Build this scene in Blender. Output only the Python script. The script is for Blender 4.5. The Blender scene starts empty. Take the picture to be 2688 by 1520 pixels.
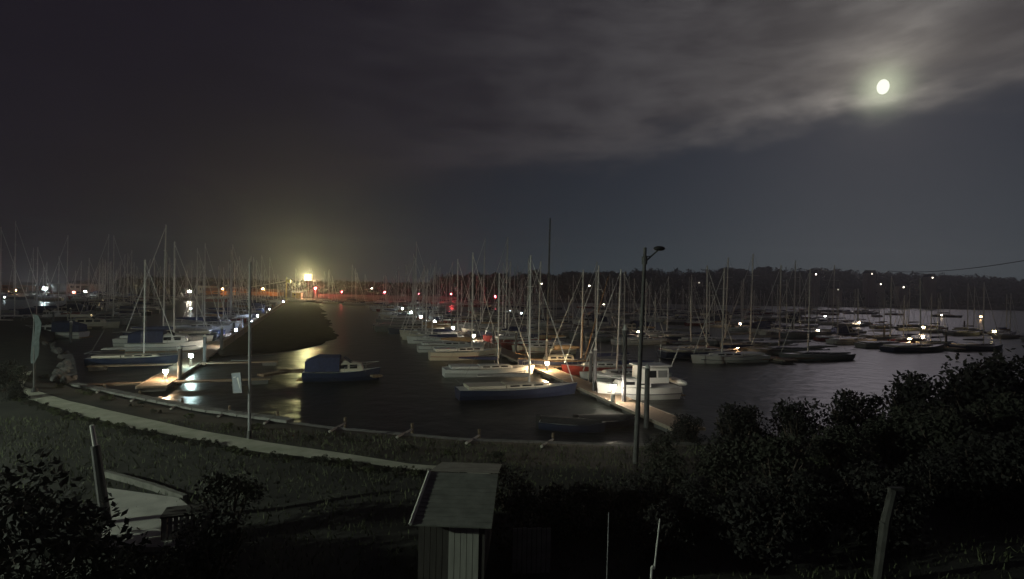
import bpy, math, random
from mathutils import Vector, Matrix, noise as mnoise

R = math.radians
rnd = random.Random(7)
sc = bpy.context.scene
col = sc.collection

# ------------------------------------------------------------------ camera
ROLL = R(1.2); F = 1400.0; CX, CY = 1344.0, 760.0; CAMZ = 8.5
cr, sr = math.cos(ROLL), math.sin(ROLL)
cd = bpy.data.cameras.new('camera'); cam = bpy.data.objects.new('camera', cd); col.objects.link(cam)
cd.sensor_width = 36.0; cd.lens = 36.0 * F / 2688.0; cd.clip_start = 0.2; cd.clip_end = 5000
cam.matrix_world = Matrix(((cr, -sr, 0, 0), (0, 0, -1, 0), (sr, cr, 0, CAMZ), (0, 0, 0, 1)))
sc.camera = cam

def ray(px, py):
    u = (px - CX) / F; v = (CY - py) / F
    return Vector((u * cr - v * sr, 1.0, u * sr + v * cr))
def P(px, py, Y):                       # pixel + forward distance
    d = ray(px, py); return Vector((d.x * Y, Y, CAMZ + d.z * Y))
def G(px, py, z=0.0):                   # pixel + height of the surface it touches
    d = ray(px, py); Y = (z - CAMZ) / d.z; return Vector((d.x * Y, Y, z))
def pix(p):
    X, Y, Z = p[0], p[1], p[2] - CAMZ
    return (CX + F * (X * cr + Z * sr) / Y, CY - F * (-X * sr + Z * cr) / Y)

# ------------------------------------------------------------------ night sky, moon light, exposure
MOON_DIR = ray(2318, 228).normalized()
w = bpy.data.worlds.new('World'); sc.world = w; w.use_nodes = True
nt = w.node_tree; N = nt.nodes; L = nt.links; N.clear()
def nd(t, **k):
    n = N.new(t)
    for a, b in k.items(): setattr(n, a, b)
    return n
def mth(op, a, b=None, c=None, clamp=False):
    n = nd('ShaderNodeMath', operation=op, use_clamp=clamp)
    for i, v in enumerate((a, b, c)):
        if v is None: continue
        if isinstance(v, (int, float)): n.inputs[i].default_value = v
        else: L.new(v, n.inputs[i])
    return n.outputs[0]
def smooth(v, a, b):
    n = nd('ShaderNodeMapRange', interpolation_type='SMOOTHSTEP')
    L.new(v, n.inputs[0]); n.inputs[1].default_value = a; n.inputs[2].default_value = b
    return n.outputs[0]
def dotv(v):
    n = nd('ShaderNodeVectorMath', operation='DOT_PRODUCT')
    L.new(tc.outputs['Generated'], n.inputs[0]); n.inputs[1].default_value = v
    return n.outputs['Value']
def tint(fac, c):
    n = nd('ShaderNodeVectorMath', operation='SCALE'); n.inputs[0].default_value = c
    L.new(fac, n.inputs['Scale']); return n.outputs[0]
def vadd(a, b):
    n = nd('ShaderNodeVectorMath', operation='ADD'); L.new(a, n.inputs[0]); L.new(b, n.inputs[1]); return n.outputs[0]
tc = nd('ShaderNodeTexCoord')
mp = nd('ShaderNodeMapping'); L.new(tc.outputs['Generated'], mp.inputs[0])
mp.inputs['Rotation'].default_value = (0, R(10), 0); mp.inputs['Scale'].default_value = (1.0, 1.0, 3.2)
n1 = nd('ShaderNodeTexNoise'); L.new(mp.outputs[0], n1.inputs['Vector'])
n1.inputs['Scale'].default_value = 2.2; n1.inputs['Detail'].default_value = 7; n1.inputs['Roughness'].default_value = 0.6
n1.inputs['Distortion'].default_value = 0.5
n2 = nd('ShaderNodeTexNoise'); L.new(mp.outputs[0], n2.inputs['Vector'])
n2.inputs['Scale'].default_value = 9.0; n2.inputs['Detail'].default_value = 6
edge_n = ray(2450, 285).cross(ray(1150, 450)).normalized()
if edge_n.z < 0: edge_n = -edge_n
s_edge = dotv(edge_n)
wob = mth('MULTIPLY_ADD', n2.outputs['Fac'], 0.10, -0.05)
wob = mth('ADD', wob, mth('MULTIPLY_ADD', n1.outputs['Fac'], 0.16, -0.08))
cloud = smooth(mth('ADD', s_edge, wob), -0.045, 0.05)
cdens = smooth(mth('MULTIPLY_ADD', n2.outputs['Fac'], 0.35, mth('MULTIPLY', n1.outputs['Fac'], 0.75)), 0.38, 0.72)
md = mth('MAXIMUM', dotv(MOON_DIR), 0.0)
g_broad = mth('POWER', md, 5.5); g_mid = mth('POWER', md, 55.0); g_tight = mth('POWER', md, 420.0)
up = mth('MAXIMUM', dotv((0, 0, 1)), 0.0)
low = mth('POWER', mth('SUBTRACT', 1.0, up), 9.0)
# thin moonlit cloud sheet
thick = mth('MULTIPLY_ADD', cdens, 0.85, 0.42)
cl = vadd(tint(mth('MULTIPLY', g_broad, thick), (0.058, 0.057, 0.056)),
          vadd(tint(mth('MULTIPLY', g_mid, thick), (0.085, 0.080, 0.070)), tint(mth('MULTIPLY', g_tight, thick), (0.20, 0.18, 0.15))))
cl = vadd(cl, tint(mth('MULTIPLY_ADD', cdens, 0.5, 0.5), (0.0030, 0.0025, 0.0036)))
# clearer air under the sheet, paler towards the horizon on the moon's side
side = mth('POWER', mth('MULTIPLY_ADD', dotv(Vector((MOON_DIR.x, MOON_DIR.y, 0)).normalized()), 0.5, 0.5), 4.5)
ca = vadd(tint(mth('MULTIPLY', side, mth('MULTIPLY_ADD', low, 0.84, 0.16)), (0.032, 0.055, 0.064)),
          tint(g_broad, (0.004, 0.007, 0.013)))
mixc = nd('ShaderNodeMix', data_type='RGBA')
L.new(cloud, mixc.inputs['Factor']); L.new(ca, mixc.inputs[6]); L.new(cl, mixc.inputs[7])
sky = nd('ShaderNodeTexSky', sky_type='NISHITA', sun_disc=False)
sky.sun_elevation = math.asin(MOON_DIR.z); sky.sun_rotation = math.atan2(MOON_DIR.x, MOON_DIR.y)
skys = nd('ShaderNodeVectorMath', operation='SCALE'); L.new(sky.outputs[0], skys.inputs[0]); skys.inputs['Scale'].default_value = 0.0005
base = nd('ShaderNodeVectorMath', operation='ADD'); L.new(skys.outputs[0], base.inputs[0]); base.inputs[1].default_value = (0.0082, 0.0060, 0.0098)
g_core = mth('POWER', md, 2600.0)
aur = vadd(tint(mth('MULTIPLY', g_tight, thick), (0.06, 0.056, 0.048)), tint(g_core, (0.38, 0.42, 0.28)))
tot = vadd(vadd(base.outputs[0], mixc.outputs[2]), aur)
bg = nd('ShaderNodeBackground'); L.new(tot, bg.inputs[0]); bg.inputs[1].default_value = 1.0
wo = nd('ShaderNodeOutputWorld'); L.new(bg.outputs[0], wo.inputs[0])

sd = bpy.data.lights.new('moonlight', 'SUN'); sd.energy = 0.05; sd.angle = R(14); sd.color = (1.0, 0.89, 1.0)
so = bpy.data.objects.new('moonlight', sd); col.objects.link(so)
so.rotation_euler = (-MOON_DIR).to_track_quat('-Z', 'Y').to_euler()

vs = sc.view_settings
vs.view_transform = 'Standard'; vs.look = 'None'; vs.exposure = 0.0; vs.gamma = 1.0; vs.use_curve_mapping = False
sc.render.engine = 'CYCLES'
sc.cycles.use_denoising = True; sc.cycles.max_bounces = 5; sc.cycles.diffuse_bounces = 2; sc.cycles.glossy_bounces = 3
sc.cycles.volume_bounces = 0; sc.cycles.sample_clamp_indirect = 2.0; sc.cycles.use_light_tree = True
sc.cycles.caustics_reflective = False; sc.cycles.caustics_refractive = False

# ------------------------------------------------------------------ materials
MATS = {}
def mat(name, c, rough=0.7, var=0.25, scale=3.0, metal=0.0, bump=0.0, emit=0.0, coord='Object', c2=None, stretch=(1, 1, 1)):
    if name in MATS: return MATS[name]
    m = bpy.data.materials.new(name); m.use_nodes = True
    t = m.node_tree; b = t.nodes['Principled BSDF']
    b.inputs['Roughness'].default_value = rough; b.inputs['Metallic'].default_value = metal
    tcn = t.nodes.new('ShaderNodeTexCoord'); mpn = t.nodes.new('ShaderNodeMapping')
    t.links.new(tcn.outputs[coord], mpn.inputs[0]); mpn.inputs['Scale'].default_value = stretch
    nn = t.nodes.new('ShaderNodeTexNoise'); t.links.new(mpn.outputs[0], nn.inputs['Vector'])
    nn.inputs['Scale'].default_value = scale; nn.inputs['Detail'].default_value = 6
    rp = t.nodes.new('ShaderNodeValToRGB'); t.links.new(nn.outputs['Fac'], rp.inputs[0])
    rp.color_ramp.elements[0].position = 0.3; rp.color_ramp.elements[1].position = 0.7
    a = c2 if c2 else tuple(x * (1 - var) for x in c)
    bb = c if c2 else tuple(min(1, x * (1 + var)) for x in c)
    rp.color_ramp.elements[0].color = (*a, 1); rp.color_ramp.elements[1].color = (*bb, 1)
    t.links.new(rp.outputs[0], b.inputs['Base Color'])
    if bump:
        bn = t.nodes.new('ShaderNodeBump'); bn.inputs['Strength'].default_value = bump; bn.inputs['Distance'].default_value = 0.05
        t.links.new(nn.outputs['Fac'], bn.inputs['Height']); t.links.new(bn.outputs[0], b.inputs['Normal'])
    if emit:
        b.inputs['Emission Color'].default_value = (*c, 1); b.inputs['Emission Strength'].default_value = emit
    MATS[name] = m; return m
GRASS = mat('grass', (0.044, 0.046, 0.036), 0.95, c2=(0.02, 0.02, 0.018), scale=0.7, bump=0.6)
EARTH = mat('earth', (0.06, 0.055, 0.05), 0.95, 0.4, 0.4, bump=0.6)
GRAVEL = mat('path_gravel', (0.48, 0.47, 0.39), 0.95, c2=(0.30, 0.32, 0.24), scale=1.3, bump=0.4)
STONE = mat('stone', (0.20, 0.20, 0.19), 0.9, 0.3, 2.5, bump=0.6)
CONC = mat('concrete', (0.42, 0.42, 0.38), 0.9, 0.22, 1.2, bump=0.3)
ROCK = mat('rock', (0.10, 0.10, 0.10), 0.9, 0.4, 3.0, bump=0.8)
WOOD = mat('timber', (0.16, 0.12, 0.085), 0.85, 0.35, 4.0, bump=0.4, stretch=(0.3, 3, 3))
DECK = mat('deck_timber', (0.22, 0.16, 0.11), 0.8, 0.3, 6.0, bump=0.3, stretch=(4, 0.6, 1))
FLOAT = mat('float_grey', (0.10, 0.10, 0.10), 0.8)
WHITE = mat('gelcoat_white', (0.74, 0.75, 0.73), 0.35, 0.06, 0.8)
CREAM = mat('gelcoat_cream', (0.62, 0.58, 0.48), 0.4, 0.08, 0.8)
NAVY = mat('gelcoat_navy', (0.025, 0.035, 0.075), 0.3, 0.2)
REDH = mat('gelcoat_red', (0.23, 0.035, 0.03), 0.35, 0.2)
GREYH = mat('gelcoat_grey', (0.22, 0.23, 0.24), 0.4, 0.15)
TEAK = mat('teak', (0.34, 0.22, 0.12), 0.7, 0.25, 5)
GLASS = mat('dark_glass', (0.015, 0.017, 0.02), 0.12, 0.1)
ALU = mat('mast_alloy', (0.66, 0.65, 0.63), 0.45, 0.12, 1.5)
SPAR = mat('varnished_spar', (0.33, 0.19, 0.09), 0.4, 0.2)
COVERB = mat('canvas_blue', (0.035, 0.045, 0.11), 0.9, 0.2)
COVERG = mat('canvas_grey', (0.24, 0.24, 0.24), 0.9, 0.2)
COVERT = mat('canvas_tan', (0.34, 0.24, 0.14), 0.9, 0.2)
BLACKP = mat('black_paint', (0.02, 0.02, 0.022), 0.6)
GALV = mat('galvanised', (0.30, 0.31, 0.32), 0.55, 0.2, 3)
POLEG = mat('pole_grey', (0.10, 0.10, 0.10), 0.7, 0.3, 3)
SIGNM = mat('sign_face', (0.26, 0.29, 0.34), 0.5, 0.15, 3)
PALE = mat('pale_paint', (0.70, 0.70, 0.66), 0.6, 0.1)
LEAF = mat('leaf_dark', (0.036, 0.040, 0.028), 0.8, 0.35, 1.5)
LEAF2 = mat('leaf_mid', (0.085, 0.10, 0.05), 0.8, 0.35, 1.5)
LEAFN = mat('leaf_shade', (0.022, 0.023, 0.02), 0.85, 0.35, 1.0)
BARK = mat('bark', (0.07, 0.055, 0.045), 0.95, 0.4, 4, bump=0.5)
WOODS = mat('woodland', (0.05, 0.05, 0.045), 0.95, 0.4, 0.15)
BRICK = mat('brick_wall', (0.22, 0.12, 0.085), 0.9, 0.2, 2)
RENDERW = mat('rendered_wall', (0.45, 0.42, 0.36), 0.9, 0.15, 1)
SLATE = mat('slate', (0.09, 0.09, 0.10), 0.8, 0.25, 3)
FELT = mat('roof_felt', (0.17, 0.18, 0.16), 0.95, 0.25, 3, bump=0.3)
PLANKP = mat('plank_pale', (0.40, 0.41, 0.37), 0.85, 0.15, 4, stretch=(3, 3, 0.4))
PLANKD = mat('plank_dark', (0.07, 0.065, 0.06), 0.85, 0.2, 4, stretch=(3, 3, 0.4))
ORANGE = mat('orange_paint', (0.45, 0.20, 0.06), 0.6)
YELLOW = mat('yellow_paint', (0.55, 0.50, 0.16), 0.6)
REDP = mat('red_paint', (0.5, 0.03, 0.03), 0.5)
def emis(c, e):
    k = 'lamp_%.2f_%.2f_%.2f_%.1f' % (*c, e); return mat(k, c, 0.5, 0.0, emit=e)

# ------------------------------------------------------------------ mesh helpers
class MB:
    def __init__(s): s.v = []; s.f = []
    def add(s, vs_, fs_):
        o = len(s.v); s.v += [tuple(v) for v in vs_]; s.f += [tuple(i + o for i in f) for f in fs_]; return s
    def box(s, c, d, rz=0.0, ry=0.0, taper=1.0):
        h = [x / 2 for x in d]; m = Matrix.Rotation(rz, 3, 'Z') @ Matrix.Rotation(ry, 3, 'Y'); vs_ = []
        for z in (-1, 1):
            k = taper if z > 0 else 1.0
            for x, y in ((-1, -1), (1, -1), (1, 1), (-1, 1)):
                vs_.append(Vector(c) + m @ Vector((x * h[0] * k, y * h[1] * k, z * h[2])))
        return s.add(vs_, [(3, 2, 1, 0), (4, 5, 6, 7), (0, 1, 5, 4), (1, 2, 6, 5), (2, 3, 7, 6), (3, 0, 4, 7)])
    def tube(s, a, b, r0, r1=None, n=8):
        a = Vector(a); b = Vector(b); r1 = r0 if r1 is None else r1
        q = (b - a).to_track_quat('Z', 'Y'); vs_ = []
        for p, r in ((a, r0), (b, r1)):
            for i in range(n):
                t = 2 * math.pi * i / n; vs_.append(p + q @ Vector((r * math.cos(t), r * math.sin(t), 0)))
        return s.add(vs_, [(i, (i + 1) % n, n + (i + 1) % n, n + i) for i in range(n)] + [tuple(range(n - 1, -1, -1)), tuple(range(n, 2 * n))])
    def pipe(s, pts, r, n=6):
        for a, b in zip(pts, pts[1:]): s.tube(a, b, r, n=n)
        return s
    def loft(s, secs, cap=True, closed=False):
        n = len(secs[0]); o = [v for q in secs for v in q]; f = []
        for i in range(len(secs) - 1):
            for j in range(n if closed else n - 1):
                k = (j + 1) % n
                f.append((i * n + j, i * n + k, (i + 1) * n + k, (i + 1) * n + j))
        if cap: f += [tuple(range(n - 1, -1, -1)), tuple(range((len(secs) - 1) * n, len(secs) * n))]
        return s.add(o, f)
    def ball(s, c, r, seg=8, ring=5):
        rr = r if isinstance(r, (tuple, list)) else (r, r, r)
        secs = [[Vector(c) + Vector((rr[0] * math.sin(math.pi * i / ring) * math.cos(2 * math.pi * j / seg), rr[1] * math.sin(math.pi * i / ring) * math.sin(2 * math.pi * j / seg), -rr[2] * math.cos(math.pi * i / ring))) for j in range(seg)] for i in range(ring + 1)]
        return s.loft(secs, cap=False, closed=True)
    def mesh(s, name, m, smooth=False):
        me = bpy.data.meshes.new(name); me.from_pydata(s.v, [], s.f); me.materials.append(m)
        if smooth: me.polygons.foreach_set('use_smooth', [True] * len(me.polygons))
        me.update(); return me
    def build(s, name, m, parent=None, smooth=False, label=None):
        o = bpy.data.objects.new(name, s.mesh(name, m, smooth)); col.objects.link(o); o.parent = parent
        if label: o['label'] = label
        return o
def tag(o, label, cat, group=None, kind=None):
    if label: o['label'] = label
    if cat: o['category'] = cat
    if group: o['group'] = group
    if kind: o['kind'] = kind
    return o
def thing(name, label, cat, loc=(0, 0, 0), rz=0.0, group=None):
    o = bpy.data.objects.new(name, None); col.objects.link(o); o.location = loc; o.rotation_euler = (0, 0, rz)
    o.empty_display_size = 0.3
    return tag(o, label, cat, group)
KIDS = {}
def copy_tree(o, parent=None):
    c = o.copy(); col.objects.link(c); c.parent = parent
    for ch in KIDS.setdefault(o.name, list(o.children)): copy_tree(ch, c)
    return c
def struct(o): o['kind'] = 'structure'; return o
def interp(tab, x):
    if x <= tab[0][0]: a, b = tab[0], tab[1]
    elif x >= tab[-1][0]: a, b = tab[-2], tab[-1]
    else:
        for a, b in zip(tab, tab[1:]):
            if a[0] <= x <= b[0]: break
    return a[1] + (b[1] - a[1]) * (x - a[0]) / (b[0] - a[0])

# ------------------------------------------------------------------ water
wm = bpy.data.materials.new('water'); wm.use_nodes = True; t = wm.node_tree; b = t.nodes['Principled BSDF']
b.inputs['Base Color'].default_value = (0.012, 0.015, 0.014, 1); b.inputs['Roughness'].default_value = 0.31; b.inputs['IOR'].default_value = 1.33
tcn = t.nodes.new('ShaderNodeTexCoord'); bn = t.nodes.new('ShaderNodeBump'); bn.inputs['Strength'].default_value = 1.0; bn.inputs['Distance'].default_value = 0.12
na = t.nodes.new('ShaderNodeTexNoise'); na.inputs['Scale'].default_value = 0.55; na.inputs['Detail'].default_value = 5
t.links.new(tcn.outputs['Object'], na.inputs['Vector']); t.links.new(na.outputs['Fac'], bn.inputs['Height']); t.links.new(bn.outputs[0], b.inputs['Normal'])
mb = MB(); mb.add([(-480, 5, 0), (720, 5, 0), (720, 690, 0), (-480, 690, 0)], [(0, 1, 2, 3)])
struct(mb.build('water', wm))

# ------------------------------------------------------------------ near shore
PL = [(-60, 62), (-45, 48), (-28.4, 31.3), (-23.1, 28.1), (-17.8, 25.3), (-13.9, 23.7), (-10.2, 22.1), (-6.3, 21.2), (-3.6, 20.4), (3, 19.6), (30, 19), (60, 19)]
PU = [(-60, 67.5), (-45, 51.5), (-31.8, 34.8), (-25.3, 30.7), (-19.5, 27.7), (-14.8, 25.3), (-10.8, 23.6), (-6.5, 22.1), (-3.7, 21.0), (3, 20.4), (30, 20), (60, 20)]
SH = [(-90, 112), (-60, 68.5), (-45, 54), (-31.7, 38.5), (-18.6, 31.7), (-9.6, 28.4), (-2.3, 26.7), (6, 26.3), (16, 28), (40, 38), (80, 56), (130, 82), (200, 120)]
def gz(x, y):
    ys = interp(SH, x); yu = interp(PU, x) + 0.3
    k = max(0.0, min(1.0, (y - yu) / max(0.5, ys - yu)))
    bump = 0.10 * mnoise.noise(Vector((x * 0.35, y * 0.35, 0))) * (0.3 if k < 0.02 and y > interp(PL, x) - 0.6 else 1.0)
    rise = 0.0
    if x > 8: rise = min(1.6, (x - 8) * 0.03) * (1 - k)
    return 1.5 + rise + bump * (1 - k) - 0.62 * k
xs = [-90 + i * 1.2 for i in range(int(290 / 1.2) + 1)]; NT = 64; mb = MB(); rows = []
for x in xs:
    ys = interp(SH, x); rows.append([Vector((x, -6 + (ys + 6) * (j / NT), 0)) for j in range(NT + 1)])
for r in rows:
    for v in r: v.z = gz(v.x, v.y)
    e = r[-1]; r.append(Vector((e.x, e.y + 0.02, -2.0)))
mb.loft(rows, cap=False)
struct(mb.build('ground', GRASS, smooth=True))
# footpath
mb = MB(); rows = []
for i in range(50):
    x = -36.5 + i * 0.74; yl, yu = interp(PL, x), interp(PU, x)
    wig = 0.12 * mnoise.noise(Vector((x * 0.6, 3, 0)))
    rows.append([Vector((x, yl + wig + (yu - yl - wig) * j / 4, 0)) for j in range(5)])
for r in rows:
    for v in r: v.z = max(gz(v.x, v.y), 1.5) + 0.03
mb.loft(rows, cap=False); struct(mb.build('footpath', GRAVEL, smooth=True))
# sea wall with coping blocks
mb = MB(); mb.loft([[Vector((x, interp(SH, x) + 0.03, -1.5)), Vector((x, interp(SH, x) + 0.03, 0.86)), Vector((x, interp(SH, x) + 0.55, 0.86)), Vector((x, interp(SH, x) + 0.6, -1.5))] for x in [-46 + i * 1.5 for i in range(43)]], cap=True)
wall = mb.build('sea_wall', STONE); tag(wall, 'low stone sea wall with pale coping at the edge of the water', 'wall')
cop = [MB().box((0, 0, 0), (1.16, 0.62, 0.16), taper=0.97).mesh('coping_block', STONE) for _ in range(1)][0]
x = -45.0
while x < -13:
    dx = 1.0; y0, y1 = interp(SH, x), interp(SH, x + dx); ln = math.hypot(dx, y1 - y0)
    dx = 1.2 / ln; y1 = interp(SH, x + dx)
    o = bpy.data.objects.new('coping_block', cop); col.objects.link(o); o.parent = wall
    o.location = (x + dx / 2, (y0 + y1) / 2 + 0.3, 0.945 + rnd.uniform(-0.012, 0.012)); o.rotation_euler = (0, 0, math.atan2(y1 - y0, dx) + rnd.uniform(-0.01, 0.01))
    x += dx
# sloping timber fender spars leaning off the wall
FS = [(262, 1030, 274, 1016), (353, 1052, 367, 1035), (457, 1072, 479, 1054), (580, 1092, 602, 1075), (700, 1110, 728, 1090), (870, 1131, 906, 1106), (1045, 1146, 1082, 1122), (1225, 1161, 1258, 1138), (1420, 1170, 1452, 1148)]
for i, (a, b_, c, d_) in enumerate(FS):
    p = G(a, b_, 1.04); q = G(c, d_, 0.55)
    o = thing('fender_spar', 'pale sloping timber spar reaching from the sea wall over the water', 'spar', (p.x, p.y, p.z), 0, 'spars along the sea wall')
    mm = MB().tube((0, -0.3, 0.05), q - p + Vector((0, 0, -0.1)), 0.07, 0.055, 8); mm.build('beam', mat('bleached_timber', (0.42, 0.40, 0.36), 0.85, 0.2), o)
    e = q - p; MB().tube((e.x, e.y, -1.8 - p.z), (e.x, e.y, e.z + 0.25), 0.09, 0.08, 8).build('stake', WOOD, o)

# ------------------------------------------------------------------ far shore
FSH = [(-480, 330), (-150, 312), (-100, 316), (-60, 335), (0, 362), (100, 400), (300, 428), (720, 440)]
def fz(x, y):
    d = y - interp(FSH, x)
    if d <= 0: return -1.5
    hill = 9 + 13 * max(0, min(1, (x + 50) / 330.0)) - 5 * max(0, min(1, (x - 330) / 200.0))
    if x < -60: hill *= 0.35
    k = max(0.0, min(1.0, (d - 14) / 110.0)); k = k * k * (3 - 2 * k)
    return 1.6 * min(1, d / 3.0) + hill * k + 1.2 * mnoise.noise(Vector((x * 0.02, y * 0.02, 5))) * k
mb = MB(); mb.loft([[Vector((x, interp(FSH, x) + d, 0)) for d in (-2, 0.1, 1, 3, 8, 14, 25, 40, 60, 80, 100, 125, 160, 240)] for x in range(-480, 721, 12)], cap=False)
mb.v = [(v[0], v[1], fz(v[0], v[1])) for v in mb.v]
struct(mb.build('far_shore', EARTH, smooth=True))

def leaf_cloud(mb, c, rad, n, size, rr, shell=0.55):
    for _ in range(n):
        while True:
            p = Vector((rr.uniform(-1, 1), rr.uniform(-1, 1), rr.uniform(-1, 1)))
            l = p.length
            if shell * rr.random() < l < 1: break
        q = Vector((c[0] + p.x * rad[0], c[1] + p.y * rad[1], c[2] + p.z * rad[2])); s = size * rr.uniform(0.6, 1.4)
        a = Vector((rr.gauss(0, 1), rr.gauss(0, 1), rr.gauss(0, 1))).normalized(); bb = a.orthogonal().normalized()
        bb = Matrix.Rotation(rr.uniform(0, 6.28), 3, a) @ bb; cc = a.cross(bb)
        mb.add([q - bb * s, q - cc * s * 0.5, q + bb * s, q + cc * s * 0.5], [(0, 1, 2, 3)])
    return mb
def tree_proto(h, seed, label, m, nclump=11, nleaf=70, ls=0.55, wide=0.36, low=0.36):
    rr = random.Random(seed); o = thing('broadleaf_tree', label, 'tree')
    mt = MB(); mt.tube((0, 0, -1), (0.2, 0.1, h * 0.45), h * 0.03, h * 0.018, 7).tube((0.2, 0.1, h * 0.45), (0.1, -0.2, h * 0.85), h * 0.018, h * 0.006, 6)
    for k in range(6):
        a = rr.uniform(0, 6.28); mt.tube((0.2, 0.1, h * rr.uniform(0.3, 0.6)), (math.cos(a) * h * 0.24, math.sin(a) * h * 0.24, h * rr.uniform(0.6, 0.85)), h * 0.01, h * 0.003, 5)
    mt.build('trunk', BARK, o)
    mc = MB()
    for k in range(nclump):
        a = rr.uniform(0, 6.28); t_ = rr.random(); rad = h * wide * (1 - 0.55 * t_) * rr.uniform(0.2, 0.8)
        s = h * rr.uniform(0.11, 0.2)
        leaf_cloud(mc, (math.cos(a) * rad, math.sin(a) * rad, h * (low + (0.92 - low) * t_)), (s * 1.2, s * 1.2, s), nleaf, ls, rr)
    mc.build('crown', m, o); return o
# the wooded hillside as one mass, and the trees whose crowns stand on the skyline
rw = random.Random(3); mb = MB()
for i in range(2100):
    x = rw.uniform(-300, 640); d = rw.uniform(16, 150) if x > -60 else rw.uniform(70, 150)
    y = interp(FSH, x) + d; z = fz(x, y); r = rw.uniform(2.6, 4.6); h = rw.uniform(6, 10) * (1.25 if x > 120 else 1.0)
    if x < -60: h *= 0.7
    leaf_cloud(mb, (x, y, z + h * 0.62), (r * 1.15, r, h * 0.62), 46, 1.25, rw, 0.7)
wd = mb.build('woodland', WOODS); tag(wd, 'dark wooded hillside across the water', 'woodland', kind='stuff')
protos = [tree_proto(12 + 2 * k, 20 + k, '', WOODS, 20, 60, 0.8, 0.42, 0.2) for k in range(3)]
used = [0, 0, 0]
for i in range(58):
    x = -20 + i * 10.4 + rw.uniform(-3, 3)
    if x > 600: break
    y = interp(FSH, x) + rw.uniform(112, 140); k = rw.randrange(3)
    o = protos[k] if not used[k] else copy_tree(protos[k]); used[k] = 1
    o.location = (x, y, fz(x, y) - 2.5); s = rw.uniform(0.72, 1.22) * (1.15 if 210 < x < 330 else 0.95); o.scale = (s * 1.5, s * 1.5, s); o.rotation_euler = (0, 0, rw.uniform(0, 6))
    tag(o, 'dark rounded tree standing on the skyline of the wooded hill', 'tree', 'trees on the hill skyline')

# moon
md_ = 1000.0; mp_ = Vector((0, 0, CAMZ)) + ray(2318, 228).normalized() * md_
mm = MB().ball((0, 0, 0), (9.5, 9.5, 9.5), 32, 16).build('moon', emis((0.95, 1.0, 0.82), 1.25), smooth=True); mm.location = mp_; mm.scale = (0.82, 0.82, 1.12)
tag(mm, 'bright full moon glowing through thin cloud', 'moon')

# ------------------------------------------------------------------ boats (bow towards +x, waterline z = 0)
def hull_sections(Ln, B, fb, bow=0.35, tr=0.78, n=12, full=0.9):
    secs = []
    for i in range(n + 1):
        t_ = i / n; x = -Ln / 2 + Ln * t_
        hb = B / 2 * (tr + (1 - tr) * math.sin(min(1, t_ / 0.45) * math.pi / 2)) if t_ < 0.45 else B / 2 * max(0.02, (1 - ((t_ - 0.45) / 0.55) ** 2.1))
        zs = fb * (0.88 + 0.12 * abs(t_ - 0.35)) + bow * max(0, t_ - 0.4) ** 2
        rake = 0.0 if t_ < 0.9 else 0.05 * Ln * (t_ - 0.9) * 6
        k = full
        secs.append([Vector((x + rake * a, y, z)) for a, y, z in ((1, -hb, zs), (0.6, -hb * k, zs * 0.45), (0.2, -hb * 0.78 * k, -0.02), (0, -hb * 0.4, -0.32), (0, 0, -0.42), (0, hb * 0.4, -0.32), (0.2, hb * 0.78 * k, -0.02), (0.6, hb * k, zs * 0.45), (1, hb, zs))])
    return secs
def hull_parts(o, Ln, B, fb, m, bow=0.35, tr=0.78, deckm=None, stripe=None, full=0.9):
    secs = hull_sections(Ln, B, fb, bow, tr, full=full)
    mh = MB(); mh.loft(secs, cap=False)
    mh.f.append(tuple(range(8, -1, -1)))
    h = mh.build('hull', m, o, smooth=False)
    md2 = MB(); md2.loft([[s_[0] + Vector((0, 0.04, -0.03)), Vector((s_[0].x, 0, s_[0].z + 0.05)), s_[8] + Vector((0, -0.04, -0.03))] for s_ in secs], cap=False)
    md2.build('deck', deckm or WHITE, o)
    mr = MB()
    for j in (0, 8):
        mr.pipe([s_[j] for s_ in secs], 0.035, 4)
    mr.build('gunwale', TEAK if deckm else m, o)
    if stripe:
        ms = MB()
        for j, sg in ((1, -1), (7, 1)):
            ms.loft([[s_[j] + Vector((0, sg * 0.012, dz)) for dz in (0.0, 0.09)] for s_ in secs[:-1]], cap=False)
        ms.build('stripe', stripe, h)
    return secs
def coachroof(o, x0, x1, w0, w1, z0, h, m, name='cabin', win=True, nwin=3):
    mbx = MB(); rows = []
    for t_ in (0, 0.03, 0.5, 0.92, 1.0):
        x = x0 + (x1 - x0) * t_; hw = (w0 + (w1 - w0) * t_) / 2; hh = h * (0.9 if t_ in (0, 0.03) else 1.0 if t_ < 0.9 else (0.75 if t_ < 1 else 0.12))
        rows.append([Vector((x, -hw, z0)), Vector((x, -hw * 0.9, z0 + hh * 0.75)), Vector((x, -hw * 0.55, z0 + hh)), Vector((x, hw * 0.55, z0 + hh)), Vector((x, hw * 0.9, z0 + hh * 0.75)), Vector((x, hw, z0))])
    mbx.loft(rows, cap=True); c = mbx.build(name, m, o)
    if win:
        for sg in (-1, 1):
            for k in range(nwin):
                xa = x0 + (x1 - x0) * (0.08 + 0.8 * k / nwin); xb = xa + (x1 - x0) * 0.8 / nwin * 0.78
                q = []
                for x, zf in ((xa, 0.28), (xb, 0.28), (xb, 0.66), (xa, 0.66)):
                    tt = (x - x0) / (x1 - x0); hw = (w0 + (w1 - w0) * tt) / 2
                    q.append(Vector((x, sg * (hw * (1 - 0.1 * zf / 0.75) + 0.012), z0 + h * zf)))
                MB().add(q, [(0, 1, 2, 3) if sg < 0 else (3, 2, 1, 0)]).build('window', GLASS, c)
    return c
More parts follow.
